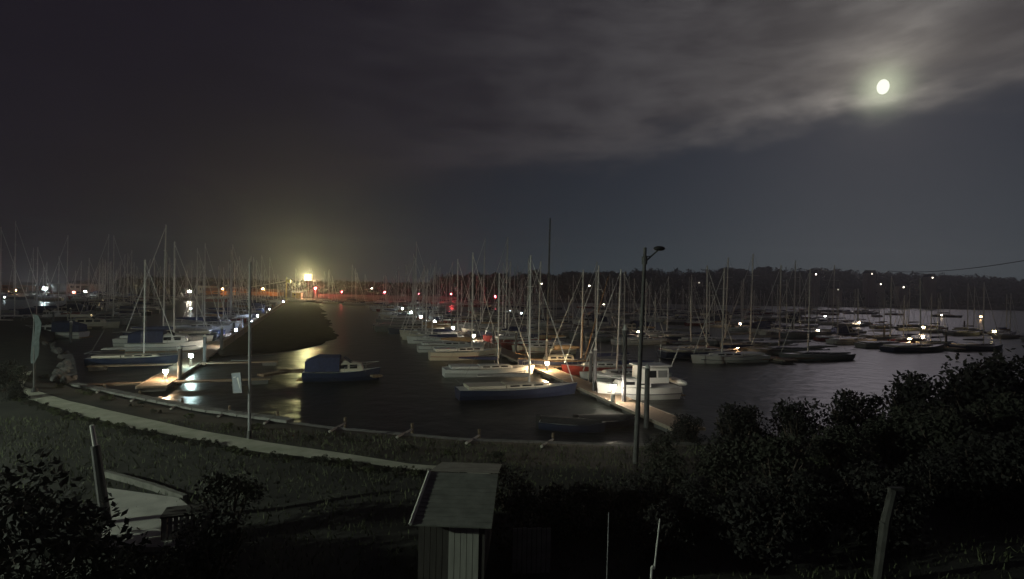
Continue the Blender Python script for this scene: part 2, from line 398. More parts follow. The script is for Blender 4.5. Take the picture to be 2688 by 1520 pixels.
def sail_yacht(Ln, hm, cm, mast_m, cover, mh, stripe=None, near=False, ketch=False):
    B = Ln * 0.31; fb = 0.45 + Ln * 0.055; o = thing('sailing_yacht', '', 'yacht')
    hull_parts(o, Ln, B, fb, hm, 0.5, 0.72, None, stripe)
    coachroof(o, -Ln * 0.12, Ln * 0.27, B * 0.62, B * 0.34, fb - 0.02, 0.42, cm)
    mc = MB(); mc.box((-Ln * 0.28, 0, fb + 0.14), (Ln * 0.30, B * 0.66, 0.28)); mc.build('cockpit_coaming', cm, o)
    mx = Ln * 0.1; zt = mh
    m_ = MB().tube((mx, 0, fb), (mx - 0.12, 0, zt), 0.105, 0.075, 8).build('mast', mast_m, o)
    for f_ in (0.52, 0.76):
        z = fb + (zt - fb) * f_; MB().tube((mx - 0.1, -B * 0.3, z), (mx - 0.1, B * 0.3, z), 0.025, n=5).build('spreader', mast_m, m_)
    MB().tube((mx - 0.1, 0, fb + 1.0), (-Ln * 0.36, 0, fb + 1.1), 0.05, n=6).build('boom', mast_m, o)
    ms = MB(); ms.loft([[Vector((mx - 0.1 - (Ln * 0.43) * t_, r * math.cos(a), fb + 1.12 + 0.1 * t_ + r * 1.3 * math.sin(a))) for a in [k * math.pi / 4 for k in range(8)]] for t_, r in ((0, 0.16), (0.1, 0.2), (0.6, 0.15), (1, 0.07))], closed=True)
    ms.build('sail_cover', cover, o)
    for a, b_ in (((Ln * 0.49, 0, fb + 0.3), (mx - 0.1, 0, zt - 0.3)), ((-Ln * 0.49, 0, fb), (mx - 0.12, 0, zt)), ((mx, B * 0.48, fb), (mx - 0.1, 0, zt - 0.2)), ((mx, -B * 0.48, fb), (mx - 0.1, 0, zt - 0.2))):
        (MB().tube(a, b_, 0.012, n=3).build('stay', GALV, o) if a[0] < Ln * 0.4 else MB().tube(a, b_, 0.055, 0.03, n=5).build('furled_jib', WHITE, o))
    rl = MB(); rl.pipe([(Ln * 0.36, B * 0.26, fb + 0.75), (Ln * 0.5, 0, fb + 0.85), (Ln * 0.36, -B * 0.26, fb + 0.75)], 0.02, 4)
    for sg in (-1, 1): rl.tube((Ln * 0.36, sg * B * 0.26, fb), (Ln * 0.36, sg * B * 0.26, fb + 0.75), 0.02, n=4)
    rl.build('pulpit', GALV, o)
    rs = MB(); rs.pipe([(-Ln * 0.3, B * 0.42, fb + 0.7), (-Ln * 0.5, B * 0.34, fb + 0.7), (-Ln * 0.5, -B * 0.34, fb + 0.7), (-Ln * 0.3, -B * 0.42, fb + 0.7)], 0.02, 4)
    rs.build('stern_rail', GALV, o)
    return o
def motor_cruiser(Ln, hm, cm, canopy=None, fly=False, stripe=None):
    B = Ln * 0.36; fb = 0.75 + Ln * 0.035; o = thing('motor_cruiser', '', 'motor boat')
    hull_parts(o, Ln, B, fb, hm, 0.9, 0.92, None, stripe, 0.94)
    coachroof(o, -Ln * 0.18, Ln * 0.30, B * 0.76, B * 0.45, fb - 0.02, 0.95 + 0.02 * Ln, cm, nwin=3)
    q = MB(); hw = B * 0.34; z = fb + 0.9
    ws = MB(); ws.loft([[Vector((Ln * 0.12, -hw, z)), Vector((Ln * 0.16, 0, z)), Vector((Ln * 0.12, hw, z))], [Vector((Ln * 0.02, -hw * 0.85, z + 0.62)), Vector((Ln * 0.05, 0, z + 0.62)), Vector((Ln * 0.02, hw * 0.85, z + 0.62))]], cap=False)
    ws.build('windscreen', GLASS, o)
    if canopy:
        cn = MB(); cn.loft([[Vector((x, y * k, zz)) for y, zz in ((-B * 0.42, fb), (-B * 0.36, fb + 1.45 * k2), (0, fb + 1.7 * k2), (B * 0.36, fb + 1.45 * k2), (B * 0.42, fb))] for x, k, k2 in ((-Ln * 0.47, 0.96, 0.72), (-Ln * 0.3, 1.0, 1.0), (-Ln * 0.02, 0.9, 1.0))])
        cn.build('canopy', canopy, o)
    if fly:
        fl = MB(); fl.box((-Ln * 0.1, 0, fb + 1.55), (Ln * 0.34, B * 0.66, 0.5), taper=0.92); fl.build('flybridge', cm, o)
        ar = MB(); ar.pipe([(-Ln * 0.28, -B * 0.36, fb), (-Ln * 0.31, -B * 0.32, fb + 2.1), (-Ln * 0.31, B * 0.32, fb + 2.1), (-Ln * 0.28, B * 0.36, fb)], 0.06, 6); ar.build('radar_arch', cm, o)
    MB().box((-Ln * 0.53, 0, 0.12), (0.6, B * 0.8, 0.08)).build('swim_platform', TEAK, o)
    rl = MB(); pts = [(Ln * 0.05, B * 0.47, fb + 0.5), (Ln * 0.33, B * 0.34, fb + 0.75), (Ln * 0.5, 0, fb + 0.95), (Ln * 0.33, -B * 0.34, fb + 0.75), (Ln * 0.05, -B * 0.47, fb + 0.5)]
    rl.pipe(pts, 0.022, 4)
    for p in pts[:2] + pts[3:]: rl.tube((p[0], p[1], fb), p, 0.018, n=4)
    rl.build('rail', GALV, o)
    return o
EMIT_LAMPS = []
SPROT = {
    'white': sail_yacht(10.0, WHITE, WHITE, ALU, COVERB, 13.0, NAVY),
    'navy': sail_yacht(11.5, NAVY, CREAM, ALU, COVERG, 15.0),
    'cream': sail_yacht(8.6, CREAM, WHITE, ALU, COVERT, 11.2, REDH),
    'red': sail_yacht(9.2, REDH, WHITE, ALU, COVERB, 12.0),
    'grey': sail_yacht(12.5, GREYH, GREYH, ALU, COVERG, 16.5),
}
MPROT = {
    'white': motor_cruiser(8.5, WHITE, WHITE, COVERB, False, NAVY),
    'navy': motor_cruiser(7.6, NAVY, CREAM, COVERB, False),
    'cream': motor_cruiser(10.0, CREAM, CREAM, None, True),
}
first = set()
def boat(kind, key, loc, rz, label, group=None, scale=1.0, mast=None):
    pr = (SPROT if kind == 's' else MPROT)[key]
    o = copy_tree(pr) if (kind, key) in first else pr
    first.add((kind, key))
    o.location = loc; o.rotation_euler = (rnd.uniform(-0.012, 0.012), rnd.uniform(-0.008, 0.008), rz); o.scale = (scale, scale, mast if mast else scale)
    o['label'] = label
    if group: o['group'] = group
    elif 'group' in o.keys(): del o['group']
    return o
PHRASE = {'s': {'white': 'white hulled sailing yacht with blue stripe', 'navy': 'navy hulled sailing yacht with cream cabin', 'cream': 'small cream sailing yacht with tan sail cover', 'red': 'red hulled sailing yacht', 'grey': 'large grey sailing yacht with tall mast'},
          'm': {'white': 'white motor cruiser under a blue canopy', 'navy': 'navy motor cruiser under a blue canopy', 'cream': 'cream motor cruiser with flybridge and arch'}}

# ------------------------------------------------------------------ pontoons: five parallel walkways
class Pontoon:
    def __init__(s, x0, y0, slope, ya, yb, name): s.x0, s.y0, s.k, s.ya, s.yb, s.name = x0, y0, slope, ya, yb, name
    def at(s, y, off=0.0):
        d = Vector((s.k, 1.0, 0)).normalized(); n = Vector((d.y, -d.x, 0))
        return Vector((s.x0 + s.k * (y - s.y0), y, 0)) + n * off
    def ang(s): return math.atan2(1.0, s.k)
PA = Pontoon(-28.9, 44.5, -0.378, 41, 268, 'the pontoon to the floodlit pier head')
PB = Pontoon(7.8, 41.0, -0.311, 31.5, 205, 'the central lamp-lit pontoon')
PC = Pontoon(31.7, 75.0, -0.335, 66, 190, 'the unlit middle pontoon')
PD = Pontoon(69.0, 98.0, -0.30, 86, 205, 'the pontoon below the wooded hill')
PE = Pontoon(114.0, 126.0, -0.40, 98, 250, 'the outer pontoon by open water')
PZ = Pontoon(-76.0, 84.0, -0.55, 78, 250, 'the pontoon beside the left bank shore')
PZ.name = 'the pontoon below the boatyard'
PONT = [PA, PB, PC, PD, PE, PZ]
def pontoon(p, label):
    a, b_ = p.at(p.ya), p.at(p.yb); ln = (b_ - a).length
    o = thing('pontoon', label, 'pontoon', a, p.ang())
    MB().box((ln / 2, 0, 0.42), (ln, 1.9, 0.14)).build('deck', DECK, o)
    e = MB()
    for sg in (-1, 1): e.box((ln / 2, sg * 0.99, 0.40), (ln, 0.08, 0.2))
    e.build('edge_board', mat('edge_timber', (0.36, 0.31, 0.25), 0.8, 0.2, 3), o)
    fl = MB().box((0, 0, 0.1), (2.2, 1.7, 0.5)).mesh('float', FLOAT)
    k = 1.6
    while k < ln - 1:
        f_ = bpy.data.objects.new('float', fl); col.objects.link(f_); f_.parent = o; f_.location = (k, 0, 0); k += 4.0 if k < 80 else 9.0
    return o
for p in PONT: pontoon(p, 'timber decked floating walkway, ' + p.name)

ws_a, ws_b = PA.at(66, 1.25), PA.at(PA.yb, 1.25); ws_l = (ws_b - ws_a).length
wsc = thing('wave_screen', 'timber wave screen with pale top rail along the pier side of the basin', 'screen', ws_a, PA.ang())
for k in range(int(ws_l / 2.5)): MB().box((1.25 + 2.5 * k, 0, 0.35), (2.44, 0.12, 1.9)).build('screen_panel', WOOD, wsc)
MB().box((ws_l / 2, 0, 1.38), (ws_l, 0.34, 0.12)).build('top_rail', mat('pale_rail', (0.5, 0.42, 0.34), 0.8, 0.2), wsc)
# low dark bank added along the pier to cover the floodlight's reflection
DARKBANK = mat('dark_bank_matte', (0.018, 0.016, 0.016), 1.0, 0.5, 0.6, bump=1.0); DARKBANK.node_tree.nodes['Principled BSDF'].inputs['Specular IOR Level'].default_value = 0.05
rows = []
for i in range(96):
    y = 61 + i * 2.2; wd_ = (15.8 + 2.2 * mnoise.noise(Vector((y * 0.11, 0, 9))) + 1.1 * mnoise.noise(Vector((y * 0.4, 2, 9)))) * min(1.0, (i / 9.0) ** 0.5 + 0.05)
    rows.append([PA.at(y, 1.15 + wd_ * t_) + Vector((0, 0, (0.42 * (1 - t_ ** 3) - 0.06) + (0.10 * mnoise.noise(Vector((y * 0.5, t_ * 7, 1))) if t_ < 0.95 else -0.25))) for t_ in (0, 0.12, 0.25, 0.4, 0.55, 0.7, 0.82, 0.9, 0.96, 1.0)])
mbk = MB(); mbk.loft(rows, cap=False); struct(mbk.build('added_dark_bank', DARKBANK, smooth=True))
fing_mesh = {}
def finger(p, y, side, ln, grp):
    a = p.at(y, side * 1.05); key = round(ln, 1)
    if key not in fing_mesh:
        fing_mesh[key] = (MB().box((ln / 2, 0, 0.40), (ln, 0.8, 0.12)).mesh('deck', DECK), MB().box((ln - 0.8, 0, 0.1), (1.3, 0.7, 0.45)).mesh('float', FLOAT))
    o = thing('finger_pontoon', 'narrow timber finger off ' + p.name, 'pontoon', a, p.ang() - side * math.pi / 2, grp)
    for nm, me in zip(('deck', 'float'), fing_mesh[key]):
        c = bpy.data.objects.new(nm, me); col.objects.link(c); c.parent = o
pile_mesh = (MB().tube((0, 0, -2.5), (0, 0, 3.0), 0.17, 0.16, 10).mesh('shaft', mat('pile_steel', (0.10, 0.10, 0.105), 0.7, 0.3)), MB().tube((0, 0, 3.0), (0, 0, 3.22), 0.2, 0.04, 10).mesh('cap', PALE))
def pile(loc, label, grp=None, s=1.0):
    o = thing('mooring_pile', label, 'pile', loc, 0, grp); o.scale = (1, 1, s)
    for nm, me in zip(('shaft', 'cap'), pile_mesh):
        c = bpy.data.objects.new(nm, me); col.objects.link(c); c.parent = o
    return o

# named boats first, so that the berths they take stay free
TAKEN = []
def berth(kind, key, p, y, side, label, scale=1.0, mast=None, bow_out=False, group=None):
    Ln = ((10.0, 11.5, 8.6, 9.2, 12.5)[list(SPROT).index(key)] if kind == 's' else (8.5, 7.6, 10.0)[list(MPROT).index(key)]) * scale
    c = p.at(y, side * (1.5 + Ln / 2)); rz = p.ang() - side * math.pi / 2
    TAKEN.append((p, y, side))
    return boat(kind, key, (c.x, c.y, 0.0), rz + (0 if bow_out else math.pi), label, group, scale, mast)
def mast_h(px_top, py_top, Y):                     # mast height from the picture at a known distance
    return P(px_top, py_top, Y).z
berth('s', 'navy', PB, 44.5, -1, 'navy yacht in the first berth opposite the lit white cruiser', 0.85, 11.3 / 15)
berth('s', 'white', PB, 54.5, -1, 'white yacht two berths along from the sea wall, opposite the warm lit ketch', 0.9, 0.78)
berth('s', 'cream', PB, 66.0, -1, 'cream yacht with lit stern on the open basin side of the lamp-lit pontoon', 1.0, 1.15)
berth('s', 'grey', PB, 58.0, 1, 'grey yacht berthed just behind the warm lit ketch', 0.82, 0.66)
berth('s', 'red', PB, 53.4, 1, 'red yacht berthed between the grey yacht and the lit white cruiser', 0.95, 0.93)
berth('s', 'white', PB, 49.2, 1, 'white yacht berthed directly behind the lit white cruiser', 0.9, 0.82)
berth('s', 'cream', PB, 69.5, 1, 'cream yacht berthed beyond the grey yacht behind the ketch', 1.0, 1.1)
berth('s', 'white', PA, 74.5, -1, 'white yacht with bright lit deck and tall pale mast', 1.1, 1.08)
berth('m', 'white', PA, 69.0, -1, 'white cruiser with a lamp shining on its cabin side', 0.95)
berth('s', 'navy', PA, 57.0, -1, 'navy yacht beside the cold white lamp', 0.7, 0.72)
TAKEN.append((PA, 49.5, -1))
# white hull with its reflection, stern on, left of the banner pole
hb = G(150, 889, 0.0)
boat('m', 'white', (hb.x - 1.2, hb.y + 1.0, 0), R(188), 'pale cruiser whose lit hull mirrors in still black water', None, 0.92)
# dark canopied boat alone at the near pontoon end in the basin
hb = G(885, 1003, 0.0)
boat('m', 'navy', (hb.x, hb.y + 1.2, 0), R(12), 'dark cruiser with pale gunwale alone on the low timber raft', None, 0.85)
rf = thing('mooring_raft', 'low timber raft with angled ends under the dark cruiser', 'raft', G(845, 985, 0.3), R(4))
MB().box((0, 1.6, 0.1), (8.6, 1.1, 0.2)).build('deck', DECK, rf)
MB().box((-4.2, 0.4, 0.1), (0.9, 3.2, 0.2), R(-34)).build('wing', DECK, rf); MB().box((4.3, 0.4, 0.1), (0.9, 3.2, 0.2), R(34)).build('wing', DECK, rf)

SPEC = [  # pontoon, (from, to, step) near part, far part, chance
    (PA, [(80, 150, 5.6), (150, 262, 8.2)], 0.88), (PB, [(74, 120, 5.2), (120, 204, 6.4)], 0.9), (PC, [(69, 188, 5.0)], 0.92),
    (PD, [(88, 204, 5.4)], 0.94), (PE, [(101, 248, 6.6)], 0.92), (PZ, [(92, 248, 7.6)], 0.95)]
for p, parts, ch in SPEC:
    for ya, yb, st in parts:
        y = ya
        while y < yb:
            for side in (-1, 1):
                if rnd.random() > ch or (p is PA and side > 0 and y > 50): continue
                if any(q[0] is p and q[2] == side and abs(q[1] - y) < st * 0.8 for q in TAKEN): continue
                c = p.at(y, side * 7); px, py = pix((c.x, c.y, 2))
                if px < -60 or px > 2750: continue
                kind = 's' if rnd.random() < 0.86 else 'm'
                key = rnd.choice(['white', 'white', 'navy', 'cream', 'red', 'grey', 'grey'] if kind == 's' else ['white', 'navy', 'cream'])
                sc_ = rnd.uniform(0.82, 1.08)
                mast = sc_ * rnd.uniform(0.9, 1.12) * (1.14 if p in (PA, PZ) and kind == 's' else 0.8 if p in (PC, PD, PE) else 1.0)
                lab = PHRASE[kind][key] + ', along ' + p.name
                berth(kind, key, p, y + rnd.uniform(-0.5, 0.5), side, lab, sc_, mast if kind == 's' else None, rnd.random() < 0.4, 'boats along ' + p.name)
            y += st
    y = p.ya + (14.5 if p is PB else 2)
    while y < min(p.yb, 150):
        for side in (-1, 1):
            if p is PA and side > 0 and y > 58: continue
            c = p.at(y, side * 5); px, py = pix((c.x, c.y, 0.4))
            if -40 < px < 2720: finger(p, y, side, 7.2, 'fingers off ' + p.name)
        if rnd.random() < 0.8: pile(p.at(y + 1, 1.25), 'slim dark steel pile holding ' + p.name, 'piles holding ' + p.name)
        y += 10.4
# yachts further off on the left bank and at the harbour head
rb = random.Random(11)
for i in range(58):
    x = -262 + i * 2.72 + rb.uniform(-1.4, 1.4); y = 205 + rb.uniform(0, 90) + (18 if x > -150 else 0)
    if any(abs(x - p.at(y).x) < 8 for p in (PA, PZ)): continue
    key = rb.choice(list(SPROT)); s_ = rb.uniform(0.85, 1.15)
    boat('s', key, (x, y, 0), rb.uniform(-0.5, 0.5) + (math.pi if rb.random() < 0.5 else 0), PHRASE['s'][key] + ', on moorings off the boatyard', 'yachts off the boatyard', s_, s_ * rb.uniform(1.05, 1.35))
for i in range(44):
    x = 4 + i * 4.5 + rb.uniform(-1.5, 1.5); y = 205 + rb.uniform(0, 60) + x * 0.15
    if any(abs(x - p.at(y).x) < 7 for p in (PD, PE)): continue
    key = rb.choice(list(SPROT)); s_ = rb.uniform(0.8, 1.0)
    boat('s', key, (x, y, 0), rb.uniform(-0.6, 0.6), PHRASE['s'][key] + ', on moorings below the hill', 'yachts on moorings below the hill', s_, s_ * rb.uniform(0.85, 1.05))
for i in range(40):
    x = -108 + i * 3.1 + rb.uniform(-1.2, 1.2); y = 232 + rb.uniform(0, 62)
    if -92 < x - 0.0 and y < 215: continue
    key = rb.choice(list(SPROT)); s_ = rb.uniform(0.9, 1.15)
    boat('s', key, (x, y, 0), rb.uniform(-0.6, 0.6), PHRASE['s'][key] + ', packed in the harbour head', 'yachts in the harbour head', s_, s_ * rb.uniform(0.95, 1.15))

# ------------------------------------------------------------------ lit pontoon pedestals
LAMP_GAIN = 2.6
WARM = (1.0, 0.70, 0.38); NEUT = (1.0, 0.88, 0.70); COLD = (0.80, 0.95, 1.0); BLUE = (0.62, 0.72, 1.0); CYAN = (0.70, 1.0, 0.95)
def pedestal(px, py, c, watt, label, z=1.22, deck=0.49, group=None, size=1.0):
    p = G(px, py, z); o = thing('pontoon_lamp', label, 'lamp', (p.x, p.y, deck), PA.ang(), group)
    h = z - deck
    MB().box((0, 0, (h - 0.12) / 2), (0.22, 0.22, h - 0.12), taper=0.85).build('post', PALE, o)
    A = (4 * 0.24 * 0.2 + 2 * 0.24 * 0.24) * size * size
    MB().box((0, 0, h), (0.24 * size, 0.24 * size, 0.2 * size)).build('lamp_glass', emis(c, round(LAMP_GAIN * watt / (math.pi * A), 1)), o)
    MB().box((0, 0, h + 0.13 * size), (0.34 * size, 0.34 * size, 0.05)).build('cap', GALV, o)
    return o
CEN = 'small warm lamp pedestal on the central pontoon'
pedestal(1609, 1014, NEUT, 270, 'bright warm lamp pedestal in front of the white cruiser bow', z=1.62, size=1.2)
pedestal(1436, 953, WARM, 420, 'white lamp pedestal by the stern of the warm lit ketch')
for px, py in ((1243, 881), (1189, 861), (1141, 844)): pedestal(px, py, NEUT, 170, CEN, group='lamps along the central pontoon', size=1.5)
for px, py in ((1105, 832), (1079, 820), (1056, 810)): pedestal(px, py, COLD, 190, 'cool white lamp pedestal near the far end of the central pontoon', group='cool lamps at the far end of the central pontoon', size=1.7)
pedestal(435, 974, (1.0, 0.70, 0.40), 220, 'bright warm lamp mirrored in the water at the near pontoon end', z=1.16, size=1.2)
pedestal(501, 933, CYAN, 170, 'cold white lamp with a hazy halo beside the navy yacht', z=1.5, size=1.2)
pedestal(588, 894, NEUT, 190, 'warm white lamp shining on the side of a white cruiser', size=1.2)
pedestal(618, 866, BLUE, 190, 'largest bluish lamp on the pontoon to the pier head', size=1.5)
for px, py in ((663, 845), (676, 829), (706, 812), (744, 792)): pedestal(px, py, BLUE, 150, 'small bluish lamp on the pontoon to the pier head', group='bluish lamps leading to the pier head', size=1.6)
pedestal(620, 794, WARM, 60, 'tiny warm lamp among the masts off the boatyard')
for px, py, c, wv, s_ in ((1677, 872, NEUT, 150, 1.6), (1935, 910, WARM, 190, 1.5), (1944, 850, NEUT, 90, 1.7), (1778, 832, COLD, 110, 1.9), (2147, 869, NEUT, 140, 1.8), (2388, 891, WARM, 200, 1.7), (2424, 859, (1, 0.9, 0.5), 110, 1.7), (2422, 883, NEUT, 90, 1.5), (2254, 847, NEUT, 80, 1.9), (2166, 830, COLD, 50, 1.8), (2472, 827, NEUT, 60, 2.2), (2575, 831, WARM, 120, 2.4), (2610, 870, (1, 0.9, 0.5), 100, 1.8)):
    pedestal(px, py, (c[0], c[1] * 0.88, c[2] * 0.75), wv * 0.5, 'small pontoon lamp among the moored boats below the wooded hill', group='lamps among the boats below the hill', size=s_)
pedestal(1585, 800, NEUT, 90, 'tiny white lamp far beyond the middle pontoon', size=3.0)
for px, py in ((1277, 791), (1337, 815), (1368, 822), (501, 810), (12, 780), (2640, 800)): pedestal(px, py, COLD, 22, 'faint cool lamp deep among the masts', group='faint lamps among the masts', size=1.7)

# ------------------------------------------------------------------ white cruiser, warm lit ketch
wb = G(1672, 1068, 0.0); o = thing('motor_cruiser', 'white fishing cruiser lit by a pontoon lamp, tender on its stern', 'motor boat', (wb.x + 0.8, wb.y + 3.3, 0), PB.ang() - math.pi / 2 + math.pi - 0.06)
hull_parts(o, 6.6, 2.4, 1.05, WHITE, 0.9, 0.95, None, GREYH, 0.95)
coachroof(o, -0.7, 2.0, 1.9, 1.1, 1.02, 0.62, WHITE, nwin=2)
wh = MB(); wh.loft([[Vector((x, y * w_, z)) for y, z in ((-0.86, 1.3), (-0.78, 2.45), (-0.5, 2.6), (0.5, 2.6), (0.78, 2.45), (0.86, 1.3))] for x, w_ in ((-2.3, 1.0), (-0.4, 1.0), (0.1, 0.94))]); wh = wh.build('wheelhouse', WHITE, o)
for sg in (-1, 1):
    for xa, xb in ((-2.15, -1.35), (-1.2, -0.5)):
        MB().add([(xa, sg * 0.845, 1.75), (xb, sg * 0.845, 1.75), (xb, sg * 0.80, 2.3), (xa, sg * 0.80, 2.3)], [(0, 1, 2, 3)]).build('window', GLASS if xa > -1.3 else GREYH, wh)
MB().box((-1.1, 0, 2.66), (2.8, 1.9, 0.09)).build('roof', WHITE, o)
MB().pipe([(-2.6, 0.7, 2.7), (-3.0, 0.7, 3.6), (-3.25, 0.7, 4.3)], 0.03, 5).build('flagstaff', ALU, o)
MB().tube((-2.2, -0.5, 2.7), (-2.3, -0.5, 4.6), 0.015, n=4).build('aerial', ALU, o)
MB().pipe([(0.3, 1.1, 1.6), (2.3, 0.75, 1.8), (3.35, 0, 1.95), (2.3, -0.75, 1.8), (0.3, -1.1, 1.6)], 0.025, 5).build('rail', GALV, o)
MB().box((-3.5, 0, 0.3), (0.5, 1.9, 0.08)).build('swim_platform', TEAK, o)
for sg in (-0.16, 0.16): MB().tube((-3.35, 0.7 + sg, 1.1), (-3.75, 0.7 + sg, -0.2), 0.025, n=5).build('ladder_rail', ALU, o)
for k in range(4): MB().tube((-3.42 - 0.1 * k, 0.54, 0.85 - 0.3 * k), (-3.42 - 0.1 * k, 0.86, 0.85 - 0.3 * k), 0.02, n=5).build('rung', ALU, o)
MB().tube((-3.2, -0.2, 1.35), (-4.6, -0.2, 1.5), 0.03, n=5).build('boarding_pole', ALU, o)
tn = thing('inflatable_tender', 'small white tender hung across the stern of the fishing cruiser', 'dinghy', o.matrix_basis @ Vector((-3.62, 0, 1.25)), o.rotation_euler.z + math.pi / 2)
MB().loft([[Vector((x, r * math.cos(a), 0.25 * 0 + r * math.sin(a) * 0.75)) for a in [k * math.pi / 5 for k in range(10)]] for x, r in ((-1.2, 0.22), (-0.9, 0.34), (0.3, 0.36), (0.9, 0.28), (1.25, 0.08))], closed=True).build('tube', WHITE, tn, True)
MB().box((-1.25, 0, 0), (0.06, 0.5, 0.4)).build('transom', GREYH, tn)

kb = G(1468, 975, 0.0); kb.y += 0.9; o = thing('sailing_ketch', 'old wooden ketch in warm lamplight with a raised leaning spar', 'yacht', (kb.x + 0.3, kb.y + 1.8, 0), PB.ang() - math.pi / 2 + math.pi)
hull_parts(o, 9.2, 2.7, 0.95, NAVY, 0.6, 0.7, TEAK, CREAM)
coachroof(o, -1.3, 1.9, 1.7, 1.0, 0.93, 0.55, CREAM, nwin=3)
MB().tube((1.6, 0, 0.9), (1.5, 0, 16.4), 0.13, 0.08).build('mast', POLEG, o)
MB().tube((-2.6, 0, 0.9), (-2.7, 0, 6.6), 0.07, 0.045).build('mizzen_mast', SPAR, o)
MB().tube((-2.9, 0.2, 1.0), (-5.6, 0.2, 10.2), 0.07, 0.045).build('raised_spar', SPAR, o)
MB().tube((0.8, 0, 2.0), (-2.3, 0, 2.15), 0.06).build('boom', SPAR, o)
MB().loft([[Vector((0.7 - 3.0 * t_, r * math.cos(a), 2.25 + r * 1.2 * math.sin(a))) for a in [k * math.pi / 4 for k in range(8)]] for t_, r in ((0, 0.18), (0.15, 0.24), (0.7, 0.17), (1, 0.08))], closed=True).build('furled_sail', COVERT, o)
MB().tube((3.4, 0, 1.3), (5.2, 0, 1.7), 0.06, 0.04).build('bowsprit', SPAR, o)
MB().pipe([(-3.5, 1.0, 1.6), (-3.9, 0, 1.65), (-3.5, -1.0, 1.6), (0, -1.3, 1.55)], 0.02, 4).build('rail', GALV, o)
for a in ((5.2, 0, 1.7), (0.8, 1.25, 1.0), (0.8, -1.25, 1.0), (-3.9, 0, 1.0)): MB().tube(a, (1.5, 0, 15.6), 0.014, n=3).build('stay', GALV, o)
for px, y_ in ((1560, 43.0),): pile(P(px, 1030, y_).xy.to_3d(), 'thick pale steel pile left standing off the white cruiser bow', s=1.25)
pile(P(1637, 1060, 39.0).xy.to_3d(), 'slim dark pile in front of the white cruiser side', s=1.9)
pile(P(1697, 1100, 33.5).xy.to_3d(), 'tall pale pile close beside the tall lamp post', s=1.25)
pile(P(185, 920, 72.0).xy.to_3d(), 'dark pile standing before the mirrored pale hull', s=0.95)

for i_, (px, py, rz_, lab) in enumerate(((1592, 1118, 0.15, 'dark covered dinghy afloat before the bright lamp pedestal'), (1500, 1128, -0.2, 'dark covered dinghy afloat nearer the sea wall'))):  # first dinghy placed to cover the lamp's reflection on the water
    q = G(px, py, 0.0); o = thing('rowing_dinghy', lab, 'dinghy', (q.x, q.y, 0), rz_)
    hull_parts(o, 3.9, 1.75, 0.5, NAVY, 0.25, 0.8)
    MB().loft([[Vector((x, y * w_, z)) for y, z in ((-0.8, 0.5), (-0.4, 0.66), (0, 0.72), (0.4, 0.66), (0.8, 0.5))] for x, w_ in ((-1.85, 0.9), (-0.6, 1.02), (0.6, 0.95), (1.4, 0.55), (1.85, 0.08))]).build('cover', mat('canvas_dark', (0.04, 0.04, 0.045), 0.95, 0.2), o)
    MB().box((-2.05, 0, 0.35), (0.25, 0.3, 0.8)).build('outboard', BLACKP, o)
# ------------------------------------------------------------------ lamp posts and poles on the near shore
def shore(px, py): return G(px, py, 1.5)
b0 = shore(1668, 1205); top = P(1705, 650, b0.y)
o = thing('lamp_post', 'tall unlit lamp post with one arm and oval head', 'lamp post', b0)
tt = top - b0; tt.x *= 0.55
MB().tube((0, 0, -0.3), tt, 0.115, 0.065, 10).build('pole', POLEG, o)
MB().tube(tt * 0.932 + Vector((0, 0, -0.1)), tt * 0.932 + Vector((0, 0, 0.22)), 0.12, 0.12, 10).build('collar', POLEG, o)
a0 = tt * 0.93; a1 = Vector((tt.x + 0.56, 0.1, tt.z - 0.10))
MB().tube(a0, a1, 0.035, n=6).build('arm', POLEG, o)
MB().tube(a0 + Vector((0.02, 0, 0.25)), a0 * 0.5 + a1 * 0.5, 0.02, n=5).build('brace', POLEG, o)
MB().ball(a1 + Vector((0.06, 0, 0.08)), (0.25, 0.19, 0.105), 14, 8).build('lamp_head', BLACKP, o, True)
b0 = shore(655, 1150); top = P(645, 688, b0.y)
o = thing('lamp_post', 'slim grey post carrying a square banner beside the footpath', 'lamp post', b0)
tt = top - b0; tt.x *= 0.4
MB().tube((0, 0, -0.3), tt, 0.075, 0.05, 10).build('pole', GALV, o)
MB().tube((0, 0, -0.05), (0, 0, 0.35), 0.14, 0.1, 10).build('base', POLEG, o)
for k in (0.30, 0.44): MB().tube(tt * k, tt * k + Vector((-0.85, 0, 0)), 0.018, n=5).build('bracket', GALV, o)
ps = P(625, 1005, b0.y - 0.1)
sg_ = thing('hanging_sign', 'square blue-grey sign board with a white streak hung on the slim post', 'sign', (ps.x, ps.y, ps.z - 0.45), 0)
sg_.rotation_euler = (0, R(-8), R(-24))
MB().box((0, 0, 0.45), (0.52, 0.03, 0.86)).build('board', SIGNM, sg_)
fr = MB(); [fr.box((sx * 0.275, 0, 0.45), (0.03, 0.05, 0.92)) for sx in (-1, 1)]; [fr.box((0, 0, 0.45 + sz * 0.445), (0.52, 0.05, 0.03)) for sz in (-1, 1)]; fr.build('frame', GALV, sg_)
MB().add([(0.02, -0.02, 0.66), (0.12, -0.02, 0.70), (0.2, -0.02, 0.12), (0.16, -0.02, 0.2)], [(0, 3, 2, 1)]).build('white_streak', PALE, sg_)
MB().add([(-0.2, -0.02, 0.72), (-0.04, -0.02, 0.74), (-0.05, -0.02, 0.70), (-0.2, -0.02, 0.68)], [(0, 3, 2, 1)]).build('white_mark', PALE, sg_)
b0 = shore(90, 1030)
o = thing('banner_pole', 'pole with a tall narrow pale blue pennant at the path end', 'flag', b0)
MB().tube((0, 0, -0.2), (-0.12, 0, 4.9), 0.06, 0.035, 8).build('pole', POLEG, o)
MB().tube((0, 0, -0.05), (0, 0, 0.3), 0.2, 0.12, 10).build('base', BLACKP, o)
